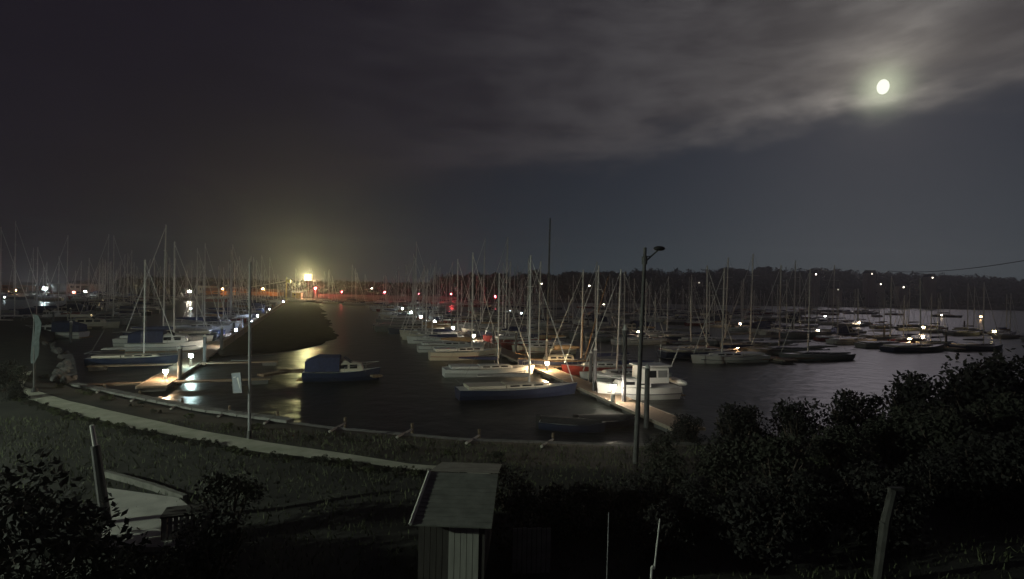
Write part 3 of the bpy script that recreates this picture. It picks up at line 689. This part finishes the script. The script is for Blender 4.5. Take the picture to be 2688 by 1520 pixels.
MB().loft([[Vector((-0.08 - 0.02 * k - wd_ * 0.1, 0.03 * math.sin(k), 4.8 - 0.5 * k)), Vector((-0.08 + wd_ - 0.02 * k, 0.06 * math.sin(k * 1.7) + 0.02, 4.8 - 0.5 * k)), Vector((-0.08 + wd_ - 0.02 * k, 0.06 * math.sin(k * 1.7) - 0.01, 4.8 - 0.5 * k)), Vector((-0.08 - 0.02 * k - wd_ * 0.1, 0.03 * math.sin(k) - 0.03, 4.8 - 0.5 * k))] for k, wd_ in enumerate((0.2, 0.42, 0.45, 0.42, 0.4, 0.36, 0.2))], closed=True).build('pennant', mat('pennant_cloth', (0.075, 0.095, 0.10), 0.9, 0.3, 4), o)
# tall street light past the path end: it lights path, yard and shed from the side
lp = Vector((-44, 3.0, 1.5)); o = thing('street_lamp', 'tall lit street lamp beyond the bright end of the footpath', 'street lamp', lp)
MB().tube((0, 0, -0.3), (0, 0, 11.0), 0.14, 0.08, 10).build('pole', GALV, o)
MB().tube((0, 0, 10.9), (1.3, 0.4, 11.25), 0.045, n=6).build('arm', GALV, o)
MB().box((1.7, 0.5, 11.35), (1.1, 0.5, 0.14), 0.7, R(-40)).build('head', GALV, o)
MB().box((1.77, 0.56, 11.25), (0.95, 0.4, 0.05), 0.7, R(-40)).build('lamp_glass', emis((0.88, 1.0, 0.80), 6800.0), o)

# wooden post, garden lamp, slab and sheds below the camera
b0 = G(285, 1385, 1.5); top = P(241, 1116, b0.y)
o = thing('timber_post', 'leaning dark timber post with a lit top coloured pale', 'post', b0)
tt = top - b0
MB().tube((0, 0, -0.3), tt * 0.80, 0.15, 0.11, 10).build('shaft', POLEG, o)
MB().tube(tt * 0.80, tt, 0.06, 0.055, 10).build('lit_top', PALE, o)  # lamplight on the post top, put into its pale colour
sl = [G(270, 1290, 1.5), G(470, 1318, 1.5), G(530, 1370, 1.5), G(520, 1450, 1.5), G(250, 1450, 1.5)]
mb = MB(); mb.add([Vector((p.x, p.y, 1.64)) for p in sl] + [Vector((p.x, p.y, 1.2)) for p in sl], [(4, 3, 2, 1, 0)] + [(i, (i + 1) % 5, 5 + (i + 1) % 5, 5 + i) for i in range(5)])
struct(mb.build('paved_yard', CONC))
kb_ = MB(); kb_.loft([[G(px, py, 1.5) + Vector((0, 0, dz)) for dz in (0.0, 0.2)] + [G(px, py, 1.5) + Vector((0.05, 0.14, dz)) for dz in (0.2, 0.0)] for px, py in ((262, 1250), (330, 1268), (400, 1289), (480, 1318))], closed=True)
tag(kb_.build('garden_kerb', mat('kerb_old', (0.14, 0.14, 0.125), 0.9, 0.3)), 'thin concrete kerb edging the lawn beside the timber post', 'kerb')
gr = thing('slatted_bin_store', 'low store with pale vertical slats at the yard corner', 'store', G(490, 1425, 1.5), R(20))
for k in range(9): MB().box((-0.52 + k * 0.13, 0, 0.36), (0.1, 0.03, 0.72)).build('slat', PLANKP, gr)
for k in range(2): MB().box((0, 0.05, 0.15 + 0.42 * k), (1.15, 0.05, 0.06)).build('rail', WOOD, gr)
for sx in (-0.58, 0.58): MB().box((sx, 0.3, 0.36), (0.05, 0.55, 0.72)).build('side', WOOD, gr)
MB().box((0, 0.3, 0.76), (1.25, 0.7, 0.05)).build('lid', PLANKD, gr)

# timber shed with boarded roof
e0 = P(1075, 1378, 12.0); ze = e0.z
r0 = P(1135, 1240, 14.2)
o = thing('timber_shed', 'timber shed with felted board roof and pale double door', 'shed', (e0.x, e0.y, 1.5), R(-2))
W_, dY, dZ = 1.85, 14.2 - 12.0, r0.z - ze; zr = ze - 1.5
nb = 13
for k in range(nb):
    t0, t1 = k / nb, (k + 1.12) / nb
    MB().add([(0.0, dY * t0, zr + dZ * t0 + 0.014), (W_, dY * t0, zr + dZ * t0 + 0.014), (W_, dY * t1, zr + dZ * t1), (0.0, dY * t1, zr + dZ * t1), (0.0, dY * t0, zr + dZ * t0 - 0.02), (W_, dY * t0, zr + dZ * t0 - 0.02), (W_, dY * t1, zr + dZ * t1 - 0.03), (0.0, dY * t1, zr + dZ * t1 - 0.03)], [(0, 1, 2, 3), (7, 6, 5, 4), (0, 4, 5, 1), (1, 5, 6, 2), (2, 6, 7, 3), (3, 7, 4, 0)]).build('roof_board', FELT, o)
MB().add([(0, dY * 1.04, zr + dZ), (W_, dY * 1.04, zr + dZ), (W_, dY * 2, zr), (0, dY * 2, zr)], [(0, 1, 2, 3)]).build('rear_roof', FELT, o)
MB().tube((0.02, -0.02, zr + 0.03), (0.02, dY, zr + dZ + 0.03), 0.045, n=4).build('verge_board', PLANKP, o)
x = 0.15
while x < W_ - 0.2:
    wid = 0.14
    door = 0.72 < x < 1.42
    MB().box((x + wid / 2, 0.28 - (0.02 if door else 0), (zr - 0.06) / 2), (wid - 0.012, 0.03, zr - 0.06 - (0.12 if door else 0))).build('door_plank' if door else 'wall_plank', PLANKP if door else PLANKD, o)
    x += wid
MB().add([(0.2, 0.3, 0), (0.2, 2 * dY - 0.3, 0), (0.2, 2 * dY - 0.3, zr - 0.05), (0.2, dY, zr + dZ - 0.1), (0.2, 0.3, zr - 0.05)], [(0, 1, 2, 3, 4)]).build('side_wall', PLANKD, o)
MB().add([(W_ - 0.2, 0.3, 0), (W_ - 0.2, 2 * dY - 0.3, 0), (W_ - 0.2, 2 * dY - 0.3, zr - 0.05), (W_ - 0.2, dY, zr + dZ - 0.1), (W_ - 0.2, 0.3, zr - 0.05)], [(4, 3, 2, 1, 0)]).build('side_wall', PLANKD, o)

fp = P(1395, 1470, 13.2); o = thing('fence_panel', 'low pale fence panel standing beside the timber shed', 'fence', (fp.x, 13.2, 1.5), R(3))
for k in range(8): MB().box((-0.42 + 0.12 * k, 0, 0.55), (0.1, 0.025, 1.1 + 0.02 * (k % 3))).build('board', mat('fence_board', (0.22, 0.23, 0.2), 0.9, 0.25), o)
for z_ in (0.3, 0.85): MB().box((0, 0.04, z_), (1.0, 0.04, 0.07)).build('rail', PLANKD, o)
# thin poles low on the right
Y_ = 9.0
o = thing('scaffold_pole', 'pale jointed metal pole standing beyond the shed', 'pole', Vector((P(1705, 1530, Y_).x, Y_, 1.5)))
b0 = Vector(o.location)
p0, p1, p2, p3 = (P(1703, 1535, Y_) - b0, P(1711, 1488, Y_) - b0, P(1718, 1491, Y_) - b0, P(1732, 1362, Y_) - b0)
MB().tube((p0.x - 0.02, 0, -0.2), p1, 0.022, n=8).build('lower_tube', PALE, o)
MB().tube(p1, p2, 0.026, n=8).build('joint', PALE, o); MB().tube(p2, p3, 0.017, 0.012, n=8).build('upper_tube', PALE, o)
o = thing('scaffold_pole', 'thin dull rod standing between the shed and the jointed pole', 'pole', Vector((P(1590, 1500, Y_).x, Y_, 1.5)))
b0 = Vector(o.location); MB().tube((0, 0, -0.2), P(1598, 1345, Y_) - b0, 0.012, 0.009, n=6).build('tube', GALV, o)
MB().tube((0, 0, -0.2), (0, 0, 0.3), 0.03, n=6).build('foot', GALV, o)
Y_ = 13.0
o = thing('finger_post', 'pale weathered leaning post with a stub arm among dark shrubs', 'post', Vector((P(2322, 1380, Y_).x, Y_, 1.5)))
b0 = Vector(o.location)
MB().tube((-0.15, 0, 0), P(2324, 1372, Y_) - b0, 0.10, 0.12, 8).build('foot', mat('weathered_post', (0.07, 0.07, 0.065), 0.9, 0.4), o)
MB().tube(P(2324, 1372, Y_) - b0, P(2345, 1285, Y_) - b0, 0.11, 0.10, 8).build('shaft', mat('weathered_post', (0.07, 0.07, 0.065), 0.9, 0.4), o)
MB().box(P(2352, 1288, Y_) - b0, (0.34, 0.12, 0.16)).build('arm', mat('weathered_post', (0.07, 0.07, 0.065), 0.9, 0.4), o)
Y_ = 30.0
o = thing('notice_board', 'faint grey framed notice board standing among the shrubs', 'board', Vector((P(2520, 1036, Y_).x, Y_, 2.2)))
b0 = Vector(o.location)
for px in (2500, 2540): MB().tube((P(px, 1036, Y_).x - b0.x, 0, -0.6), P(px, 985, Y_) - b0, 0.04, n=6).build('leg', GALV, o)
MB().box(P(2520, 1018, Y_) - b0, (0.86, 0.05, 0.75)).build('panel', mat('board_grey', (0.25, 0.27, 0.25), 0.8), o)

# ------------------------------------------------------------------ harbour head with the floodlight
def hz_(x, y): return max(0.0, fz(x, y))
YF = 301.0; fl = P(809, 728, YF)
o = thing('floodlight_mast', 'floodlight mast glaring yellow-white over the pier head', 'floodlight', (fl.x, fl.y, 0.6))
hh = fl.z - 0.6
MB().tube((0, 0.4, -2.5), (0, 0.4, hh + 1.6), 0.32, 0.2, 10).build('mast', GALV, o)
hd = MB().box((0, 0.1, hh), (4.7, 0.5, 3.9)).build('lamp_housing', BLACKP, o)
for sx in (-1.5, 0, 1.5):
    for sz in (-1.2, 0, 1.2): MB().ball((sx, -0.2, hh + sz), (0.74, 0.14, 0.6), 12, 6).build('lamp_glass', emis((1.0, 0.97, 0.45), 3.2), hd)
ld = bpy.data.lights.new('floodlight_beam', 'AREA'); ld.energy = 19000; ld.shape = 'RECTANGLE'; ld.size = 4.2; ld.size_y = 3.4; ld.color = (1.0, 0.93, 0.42); ld.spread = R(170)
lo = bpy.data.objects.new('floodlight_beam', ld); col.objects.link(lo); lo.parent = o; lo.location = (0, -0.42, hh); lo.rotation_euler = (R(-86), 0, 0)
MB().tube((-0.2, 0.4, hh + 1.6), (-3.0, 0.4, hh + 6.5), 0.06, n=5).build('aerial', GALV, o)
MB().box((0, 0.4, 0.0), (26, 5.0, 0.9)).build('pier_deck', CONC, o)
for sx in (-11, -5.5, 5.5, 11): MB().tube((sx, 0, -3), (sx, 0, 0), 0.3, n=8).build('pile', WOOD, o)
k0 = P(781, 776, YF - 4)
o = thing('harbour_kiosk', 'small yellow lit plank kiosk under the floodlight', 'kiosk', (k0.x, k0.y, 1.0))
for k in range(7): MB().box((-2.1 + k * 0.7, -1.4, 1.6), (0.62, 0.1, 3.2)).build('wall_plank', YELLOW, o)
MB().box((0, 0, 1.55), (4.7, 2.6, 3.1)).build('wall', CREAM, o)
rfk = MB(); rfk.loft([[Vector((x, -1.8, 3.2)), Vector((x, 0, 4.2)), Vector((x, 1.8, 3.2))] for x in (-2.7, 2.7)], cap=True); rfk.build('roof', SLATE, o)
MB().box((-1.0, -1.47, 2.2), (0.9, 0.05, 0.9)).build('window', GLASS, o)
MB().box((0, 0, -0.4), (5.4, 3.4, 0.9)).build('plinth', CONC, o)
for i, (px, py, hgt) in enumerate(((770, 745, 9.0), (783, 748, 7.0))):
    q = P(px, 776, YF - 5); o = thing('workboat_gallows', 'pale steel gallows frame lit beside the kiosk', 'frame', (q.x, q.y, 0.6), 0, 'gallows frames by the kiosk')
    for sx in (-0.9, 0.9): MB().tube((sx, 0, -2), (sx * 0.6, 0, hgt - i), 0.14, 0.1, 6).build('leg', PALE, o)
    MB().tube((-0.7, 0, hgt - 1.2 - i), (0.7, 0, hgt - 1.2 - i), 0.1, n=6).build('crossbar', PALE, o)
q = P(828, 762, YF - 6)
o = thing('channel_beacon', 'white conical channel beacon with a red light', 'beacon', (q.x, q.y, 0.0))
MB().tube((0, 0, -2), (0, 0, 1.2), 0.9, 0.9, 10).build('base', PALE, o)
MB().tube((0, 0, 1.2), (0, 0, 6.5), 0.9, 0.12, 10).build('cone', PALE, o)
MB().ball((0, -0.2, 6.9), 0.34, 10, 6).build('red_light', emis((1.0, 0.05, 0.06), 1500.0), o)
for px, py, wv in ((897, 766, 90.0), (1010, 767, 500.0), (1100, 770, 500.0), (1185, 772, 650.0), (1300, 778, 400.0)):
    q = P(px, py, YF - 28); o = thing('beacon_post', 'red lit beacon post at the harbour head', 'beacon', (q.x, q.y, 0), 0, 'red beacons at the harbour head')
    MB().tube((0, 0, -2), (0, 0, q.z - 0.2), 0.16, 0.12, 8).build('post', GALV, o)
    MB().ball((0, 0, q.z), 0.3, 10, 6).build('red_light', emis((1.0, 0.06, 0.08), wv), o)
    MB().tube((0, 0, q.z + 0.3), (0, 0, q.z + 0.5), 0.36, 0.1, 8).build('cap', REDP, o)
wl = thing('quay_wall', 'long pale quay wall lit yellow and red beside the beacon', 'wall', (P(835, 770, YF + 6).x, YF + 6, 0))
for k in range(16): MB().box((2.5 + k * 5.0, 0, 1.4), (4.94, 1.2, 4.4)).build('wall_block', CONC, wl)
for k in range(17): MB().tube((0.3 + 5.0 * k, -0.3, 3.6), (0.3 + 5.0 * k, -0.3, 4.8), 0.06, n=5).build('rail_post', GALV, wl)
MB().tube((0, -0.3, 4.75), (80, -0.3, 4.75), 0.05, n=5).build('rail', GALV, wl)
q0, q1 = P(655, 754, 285), P(752, 738, 285)
o = thing('yard_crane', 'boatyard crane with a long low jib', 'crane', (q1.x, q1.y, 0.5))
MB().tube((0, 0, -2), (0, 0, q1.z + 1.5), 0.5, 0.35, 8).build('tower', YELLOW, o)
MB().tube((0, 0, q1.z - 0.5), q0 - Vector((q1.x, q1.y, 0.5)), 0.28, 0.16, 6).build('jib', PALE, o)
MB().box((1.2, 0, q1.z - 0.5), (2.0, 1.6, 1.6)).build('cab', YELLOW, o)

# boatyard on the far bank: sheds, lamps
def yard_shed(px, w_, d_, h_, m, roofm, label, y=None, door=True):
    y = y or 330; p = P(px, 760, y); z = hz_(p.x, p.y) - 0.2
    o = thing('boat_shed', label, 'shed', (p.x, y, z), rnd.uniform(-0.05, 0.05))
    for sx, sy, dx, dy in ((0, -d_ / 2, w_, 0.2), (0, d_ / 2, w_, 0.2), (-w_ / 2 + 0.11, 0, 0.2, d_ - 0.24), (w_ / 2 - 0.11, 0, 0.2, d_ - 0.24)): MB().box((sx, sy, h_ / 2), (dx, dy, h_)).build('wall', m, o)
    MB().loft([[Vector((-w_ / 2 - 0.4, y_, z_)) for y_, z_ in ((-d_ / 2 - 0.4, h_ - 0.05), (0, h_ + d_ * 0.22), (d_ / 2 + 0.4, h_ - 0.05))], [Vector((w_ / 2 + 0.4, y_, z_)) for y_, z_ in ((-d_ / 2 - 0.4, h_ - 0.05), (0, h_ + d_ * 0.22), (d_ / 2 + 0.4, h_ - 0.05))]]).build('roof', roofm, o)
    if door: MB().box((w_ * 0.18, -d_ / 2 - 0.13, h_ * 0.4), (w_ * 0.3, 0.06, h_ * 0.78)).build('door', PLANKD, o)
    for k in (-0.3, -0.08): MB().box((w_ * k, -d_ / 2 - 0.13, h_ * 0.62), (w_ * 0.12, 0.06, h_ * 0.25)).build('window', GLASS, o)
    return o
yard_shed(225, 16, 9, 5, RENDERW, SLATE, 'wide rendered boat shed beside the red lamp')
yard_shed(545, 7.5, 8, 5.5, CREAM, SLATE, 'cream gabled shed on the boatyard bank')
yard_shed(622, 6.5, 7, 5.2, RENDERW, SLATE, 'smaller rendered shed next to the cream gabled shed')
yard_shed(640, 46, 7, 2.6, ORANGE, BRICK, 'long low orange workshop behind the moored yachts', 322, False)
yard_shed(60, 22, 9, 3.4, BRICK, SLATE, 'low brick store on the boatyard bank')
def yard_lamp(px, py, y, c, e, r, label, grp=None):
    p = P(px, py, y); g = max(0.0, hz_(p.x, p.y)); o = thing('yard_lamp', label, 'lamp', (p.x, p.y, g), 0, grp); h = p.z - g
    MB().tube((0, 0.2, -1.5), (0, 0.2, h + 0.2), 0.12, 0.07, 8).build('pole', GALV, o)
    MB().box((0, 0.05, h + r * 0.75), (r * 2.6, r * 1.6, 0.1)).build('hood', GALV, o)
    MB().box((0, 0, h), (r * 2, r * 1.2, r * 1.3)).build('lamp_glass', emis(c, e), o)
yard_lamp(118, 757, 240, COLD, 700.0, 0.55, 'bright cold white lamp post on the boatyard bank')
yard_lamp(194, 767, 300, (1, 0.12, 0.08), 260.0, 0.45, 'small red lamp by the wide rendered shed')
yard_lamp(224, 765, 300, NEUT, 140.0, 0.5, 'white lamp over the wide shed front')
yard_lamp(497, 765, 250, NEUT, 160.0, 0.55, 'white bar lamp beside the tall pale mast')
yard_lamp(585, 758, 312, (1.0, 0.42, 0.12), 340.0, 0.4, 'orange sodium lamp before the long low workshop')
yard_lamp(690, 758, 312, (1.0, 0.42, 0.12), 340.0, 0.4, 'orange sodium lamp near the crane tower')
yard_lamp(40, 762, 300, (1.0, 0.42, 0.12), 300.0, 0.4, 'orange sodium lamp before the low brick store')
for px, py in ((1547, 750), (1422, 745), (976, 757)): yard_lamp(px, py, 372, NEUT, 25.0, 0.4, 'white shore lamp under the dark trees', 'shore lamps under the trees')

# houses on the hillside with a lit window
for i, (px, py, e) in enumerate(((2142, 720, 60), (2289, 719, 14), (2312, 746, 28), (2372, 754, 34), (2448, 729, 30), (1835, 742, 5), (2200, 760, 4))):
    y = 432 + 8 * (i % 3); p = P(px, py, y); g = fz(p.x, y); hgt = max(4.5, p.z - g + 1.2)
    o = thing('hillside_house', 'small house with one lit window among the hillside trees', 'house', (p.x, y, g - 0.5), 0, 'lit houses on the wooded hill')
    MB().box((0, 3, hgt / 2), (7, 6, hgt)).build('wall', RENDERW, o)
    MB().loft([[Vector((x, -0.4, hgt)), Vector((x, 3, hgt + 2.4)), Vector((x, 6.4, hgt))] for x in (-3.8, 3.8)]).build('roof', SLATE, o)
    MB().box((0, -0.04, p.z - g + 0.5), (0.9, 0.06, 0.9)).build('lit_window', emis((1.0, 0.9, 0.72), float(e) * 0.22), o)
    MB().box((2.2, -0.04, p.z - g + 0.5), (0.9, 0.06, 1.0)).build('window', GLASS, o)

# overhead cable on the right and thin far jetty
q0, q1 = P(2400, 714, 70), P(2700, 682, 45)
pts = [q0.lerp(q1, k / 10) - Vector((0, 0, 1.0 * (k / 10) * (1 - k / 10))) for k in range(-4, 13)]
tag(MB().pipe(pts, 0.03, 4).build('overhead_cable', BLACKP), 'thin black overhead cable sagging across the sky above the hill', 'cable')
q = P(2335, 806, 400); o = thing('far_jetty', 'pale thin jetty lying along the far waterside below the houses', 'jetty', (q.x, 398, 0))
MB().box((0, 0, 0.9), (44, 1.6, 0.5)).build('deck', CONC, o)
for k in range(9): MB().tube((-20 + 5 * k, 0, -2), (-20 + 5 * k, 0, 0.9), 0.2, n=6).build('pile', WOOD, o)

# ------------------------------------------------------------------ shrubs, hedge, rocks
def bush_proto(h, w_, seed, m, nclump, nleaf, ls, name='shrub'):
    rr = random.Random(seed); o = thing(name, '', 'shrub'); mt = MB()
    for k in range(6):
        a = rr.uniform(0, 6.28); mt.tube((0.05 * math.cos(a), 0.05 * math.sin(a), -0.3), (math.cos(a) * w_ * 0.3, math.sin(a) * w_ * 0.3, h * rr.uniform(0.5, 0.8)), 0.035 * h, 0.01 * h, 5)
    mt.build('stem', BARK, o); mc = MB()
    for k in range(nclump):
        a = rr.uniform(0, 6.28); t_ = rr.random(); rad = w_ * 0.5 * math.sqrt(rr.random()) * (1.0 - 0.5 * t_ * t_); s = h * rr.uniform(0.13, 0.24)
        leaf_cloud(mc, (math.cos(a) * rad, math.sin(a) * rad, h * (0.14 + 0.72 * t_)), (s * 1.15, s * 1.15, s), nleaf, ls, rr, 0.4)
    mc.build('foliage', m, o); return o
BUSH = [bush_proto(3.0, 3.4, 50 + k, (LEAFN, LEAF, LEAFN)[k], 26, 60, 0.11) for k in range(3)]
HEDG = [bush_proto(0.8, 1.7, 60 + k, (LEAF, LEAF2)[k], 18, 46, 0.055, 'hedge_plant') for k in range(2)]
used_b = set()
def bush(pr, x, y, s, label, grp, zs=1.0):
    o = copy_tree(pr) if pr.name in used_b else pr; used_b.add(pr.name)
    o.location = (x, y, gz(x, y) - 0.05); o.scale = (s, s, s * zs); o.rotation_euler = (0, 0, rnd.uniform(0, 6.28))
    tag(o, label, 'shrub', grp)
x = -34.0
while x < -1.5:
    bush(rnd.choice(HEDG), x, interp(PL, x) - 0.45 + rnd.uniform(-0.2, 0.1), rnd.uniform(0.26, 0.5), 'low leafy hedge plant along the near edge of the footpath', 'hedge plants along the footpath'); x += rnd.uniform(0.45, 0.8)
for i in range(16):                       # scrub between path and sea wall
    x = -36 + i * 2.4 + rnd.uniform(-0.6, 0.6); bush(rnd.choice(HEDG), x, interp(PU, x) + rnd.uniform(1.2, 2.4), rnd.uniform(0.35, 0.6), 'low scrub plant on the bank between footpath and sea wall', 'scrub on the bank')
for px, py, y, s in ((20, 1200, 12.5, 0.95), (110, 1262, 11.5, 0.85), (190, 1330, 11.0, 0.75), (60, 1380, 9.5, 0.7), (250, 1440, 10.5, 0.55), (150, 1300, 12.0, 0.6), (20, 1000, 37, 0.5), (50, 1010, 36, 0.42), (0, 1040, 33, 0.55), (40, 1060, 31.0, 0.4), (330, 1500, 10.3, 0.5), (420, 1490, 11.0, 0.5), (560, 1440, 12.5, 0.62), (600, 1360, 15.0, 0.6)):
    p = P(px, py, y); bush(rnd.choice(BUSH), p.x, y, s, 'dark garden shrub around the paved yard', 'garden shrubs')
TOPS = [(1500, 1240), (1600, 1250), (1700, 1215), (1760, 1130), (1850, 1078), (1950, 1062), (2050, 1048), (2200, 1010), (2350, 990), (2450, 955), (2550, 930), (2700, 905)]
for i in range(46):                       # dense dark scrub on the right bank
    px = 1720 + (i * 0.618 % 1.0) * 1060; lay = i % 3; y = (15, 20, 26)[lay] + rnd.uniform(-2, 2) + max(0, px - 2100) * 0.006
    ty = interp(TOPS, px) + (230, 100, 0)[lay] + rnd.uniform(0, 25)
    p = P(px, ty, y); g = gz(p.x, y); h = max(1.2, min(5.6, p.z - g)); s = h / 2.9
    bush(BUSH[i % 3], p.x, y, max(s, 0.8) if s > 0.8 else s * 1.15, 'dark dense shrub on the unlit bank beyond the shed', 'dark shrubs on the bank', 1.0)
for i in range(7):
    px = 1330 + i * 62; y = 15.5 + rnd.uniform(-1, 2); p = P(px, 1255, y); bush(BUSH[i % 3], p.x, y, 0.5, 'low dark shrub behind the timber shed', 'shrubs behind the shed')
rock_me = []
for k in range(3):
    rr = random.Random(80 + k); m_ = MB().ball((0, 0, 0), 0.5, 9, 6); m_.v = [tuple(Vector(v) * (1 + 0.5 * mnoise.noise(Vector(v) * 2.1 + Vector((k * 7, 0, 0))))) for v in m_.v]; rock_me.append(m_.mesh('armour_rock', ROCK))
for i in range(26):
    x = -52 + rnd.uniform(0, 20); y = interp(SH, x) - rnd.uniform(-0.6, 1.6) - 0.4; o = bpy.data.objects.new('armour_rock', rock_me[i % 3]); col.objects.link(o)
    o.location = (x, y, gz(x, y) + 0.15); o.scale = (rnd.uniform(0.4, 0.9), rnd.uniform(0.4, 0.8), rnd.uniform(0.35, 0.6)); o.rotation_euler = (rnd.uniform(0, 6), rnd.uniform(0, 6), rnd.uniform(0, 6))
    tag(o, 'pale armour rock piled along the shore past the footpath end', 'rock', 'armour rocks at the path end')
# grass tufts on the near lawn
rg = random.Random(5); mb = MB()
for i in range(26000):
    x = rg.uniform(-30, 22); y = rg.uniform(9, 27)
    if x * 1.0 < -y * 1.05 or x > y * 1.05: continue
    if interp(PL, x) - 0.1 < y < interp(PU, x) + 0.1 and x < -1: continue
    if y > interp(SH, x) - 0.3: continue
    z = gz(x, y); a = rg.uniform(0, 6.28); hgt = rg.uniform(0.06, 0.2); dx, dy = 0.025 * math.cos(a), 0.025 * math.sin(a); lx, ly = rg.gauss(0, 0.05), rg.gauss(0, 0.05)
    mb.add([(x - dx, y - dy, z - 0.02), (x + dx, y + dy, z - 0.02), (x + lx, y + ly, z + hgt)], [(0, 1, 2)])
tag(mb.build('grass', LEAF2), 'rough dark grass growing on the lawn below the footpath', 'grass', kind='stuff')

# ------------------------------------------------------------------ thin night haze
hzm = bpy.data.materials.new('haze'); hzm.use_nodes = True; t = hzm.node_tree; t.nodes.clear()
pv = t.nodes.new('ShaderNodeVolumePrincipled'); ou = t.nodes.new('ShaderNodeOutputMaterial'); t.links.new(pv.outputs[0], ou.inputs['Volume'])
pv.inputs['Color'].default_value = (0.9, 0.9, 0.92, 1); pv.inputs['Density'].default_value = 0.00058; pv.inputs['Anisotropy'].default_value = 0.78
hz = MB().box((120, 345, 33), (1230, 720, 72)).build('haze', hzm); tag(hz, 'thin even night haze over the harbour', 'haze', kind='stuff')
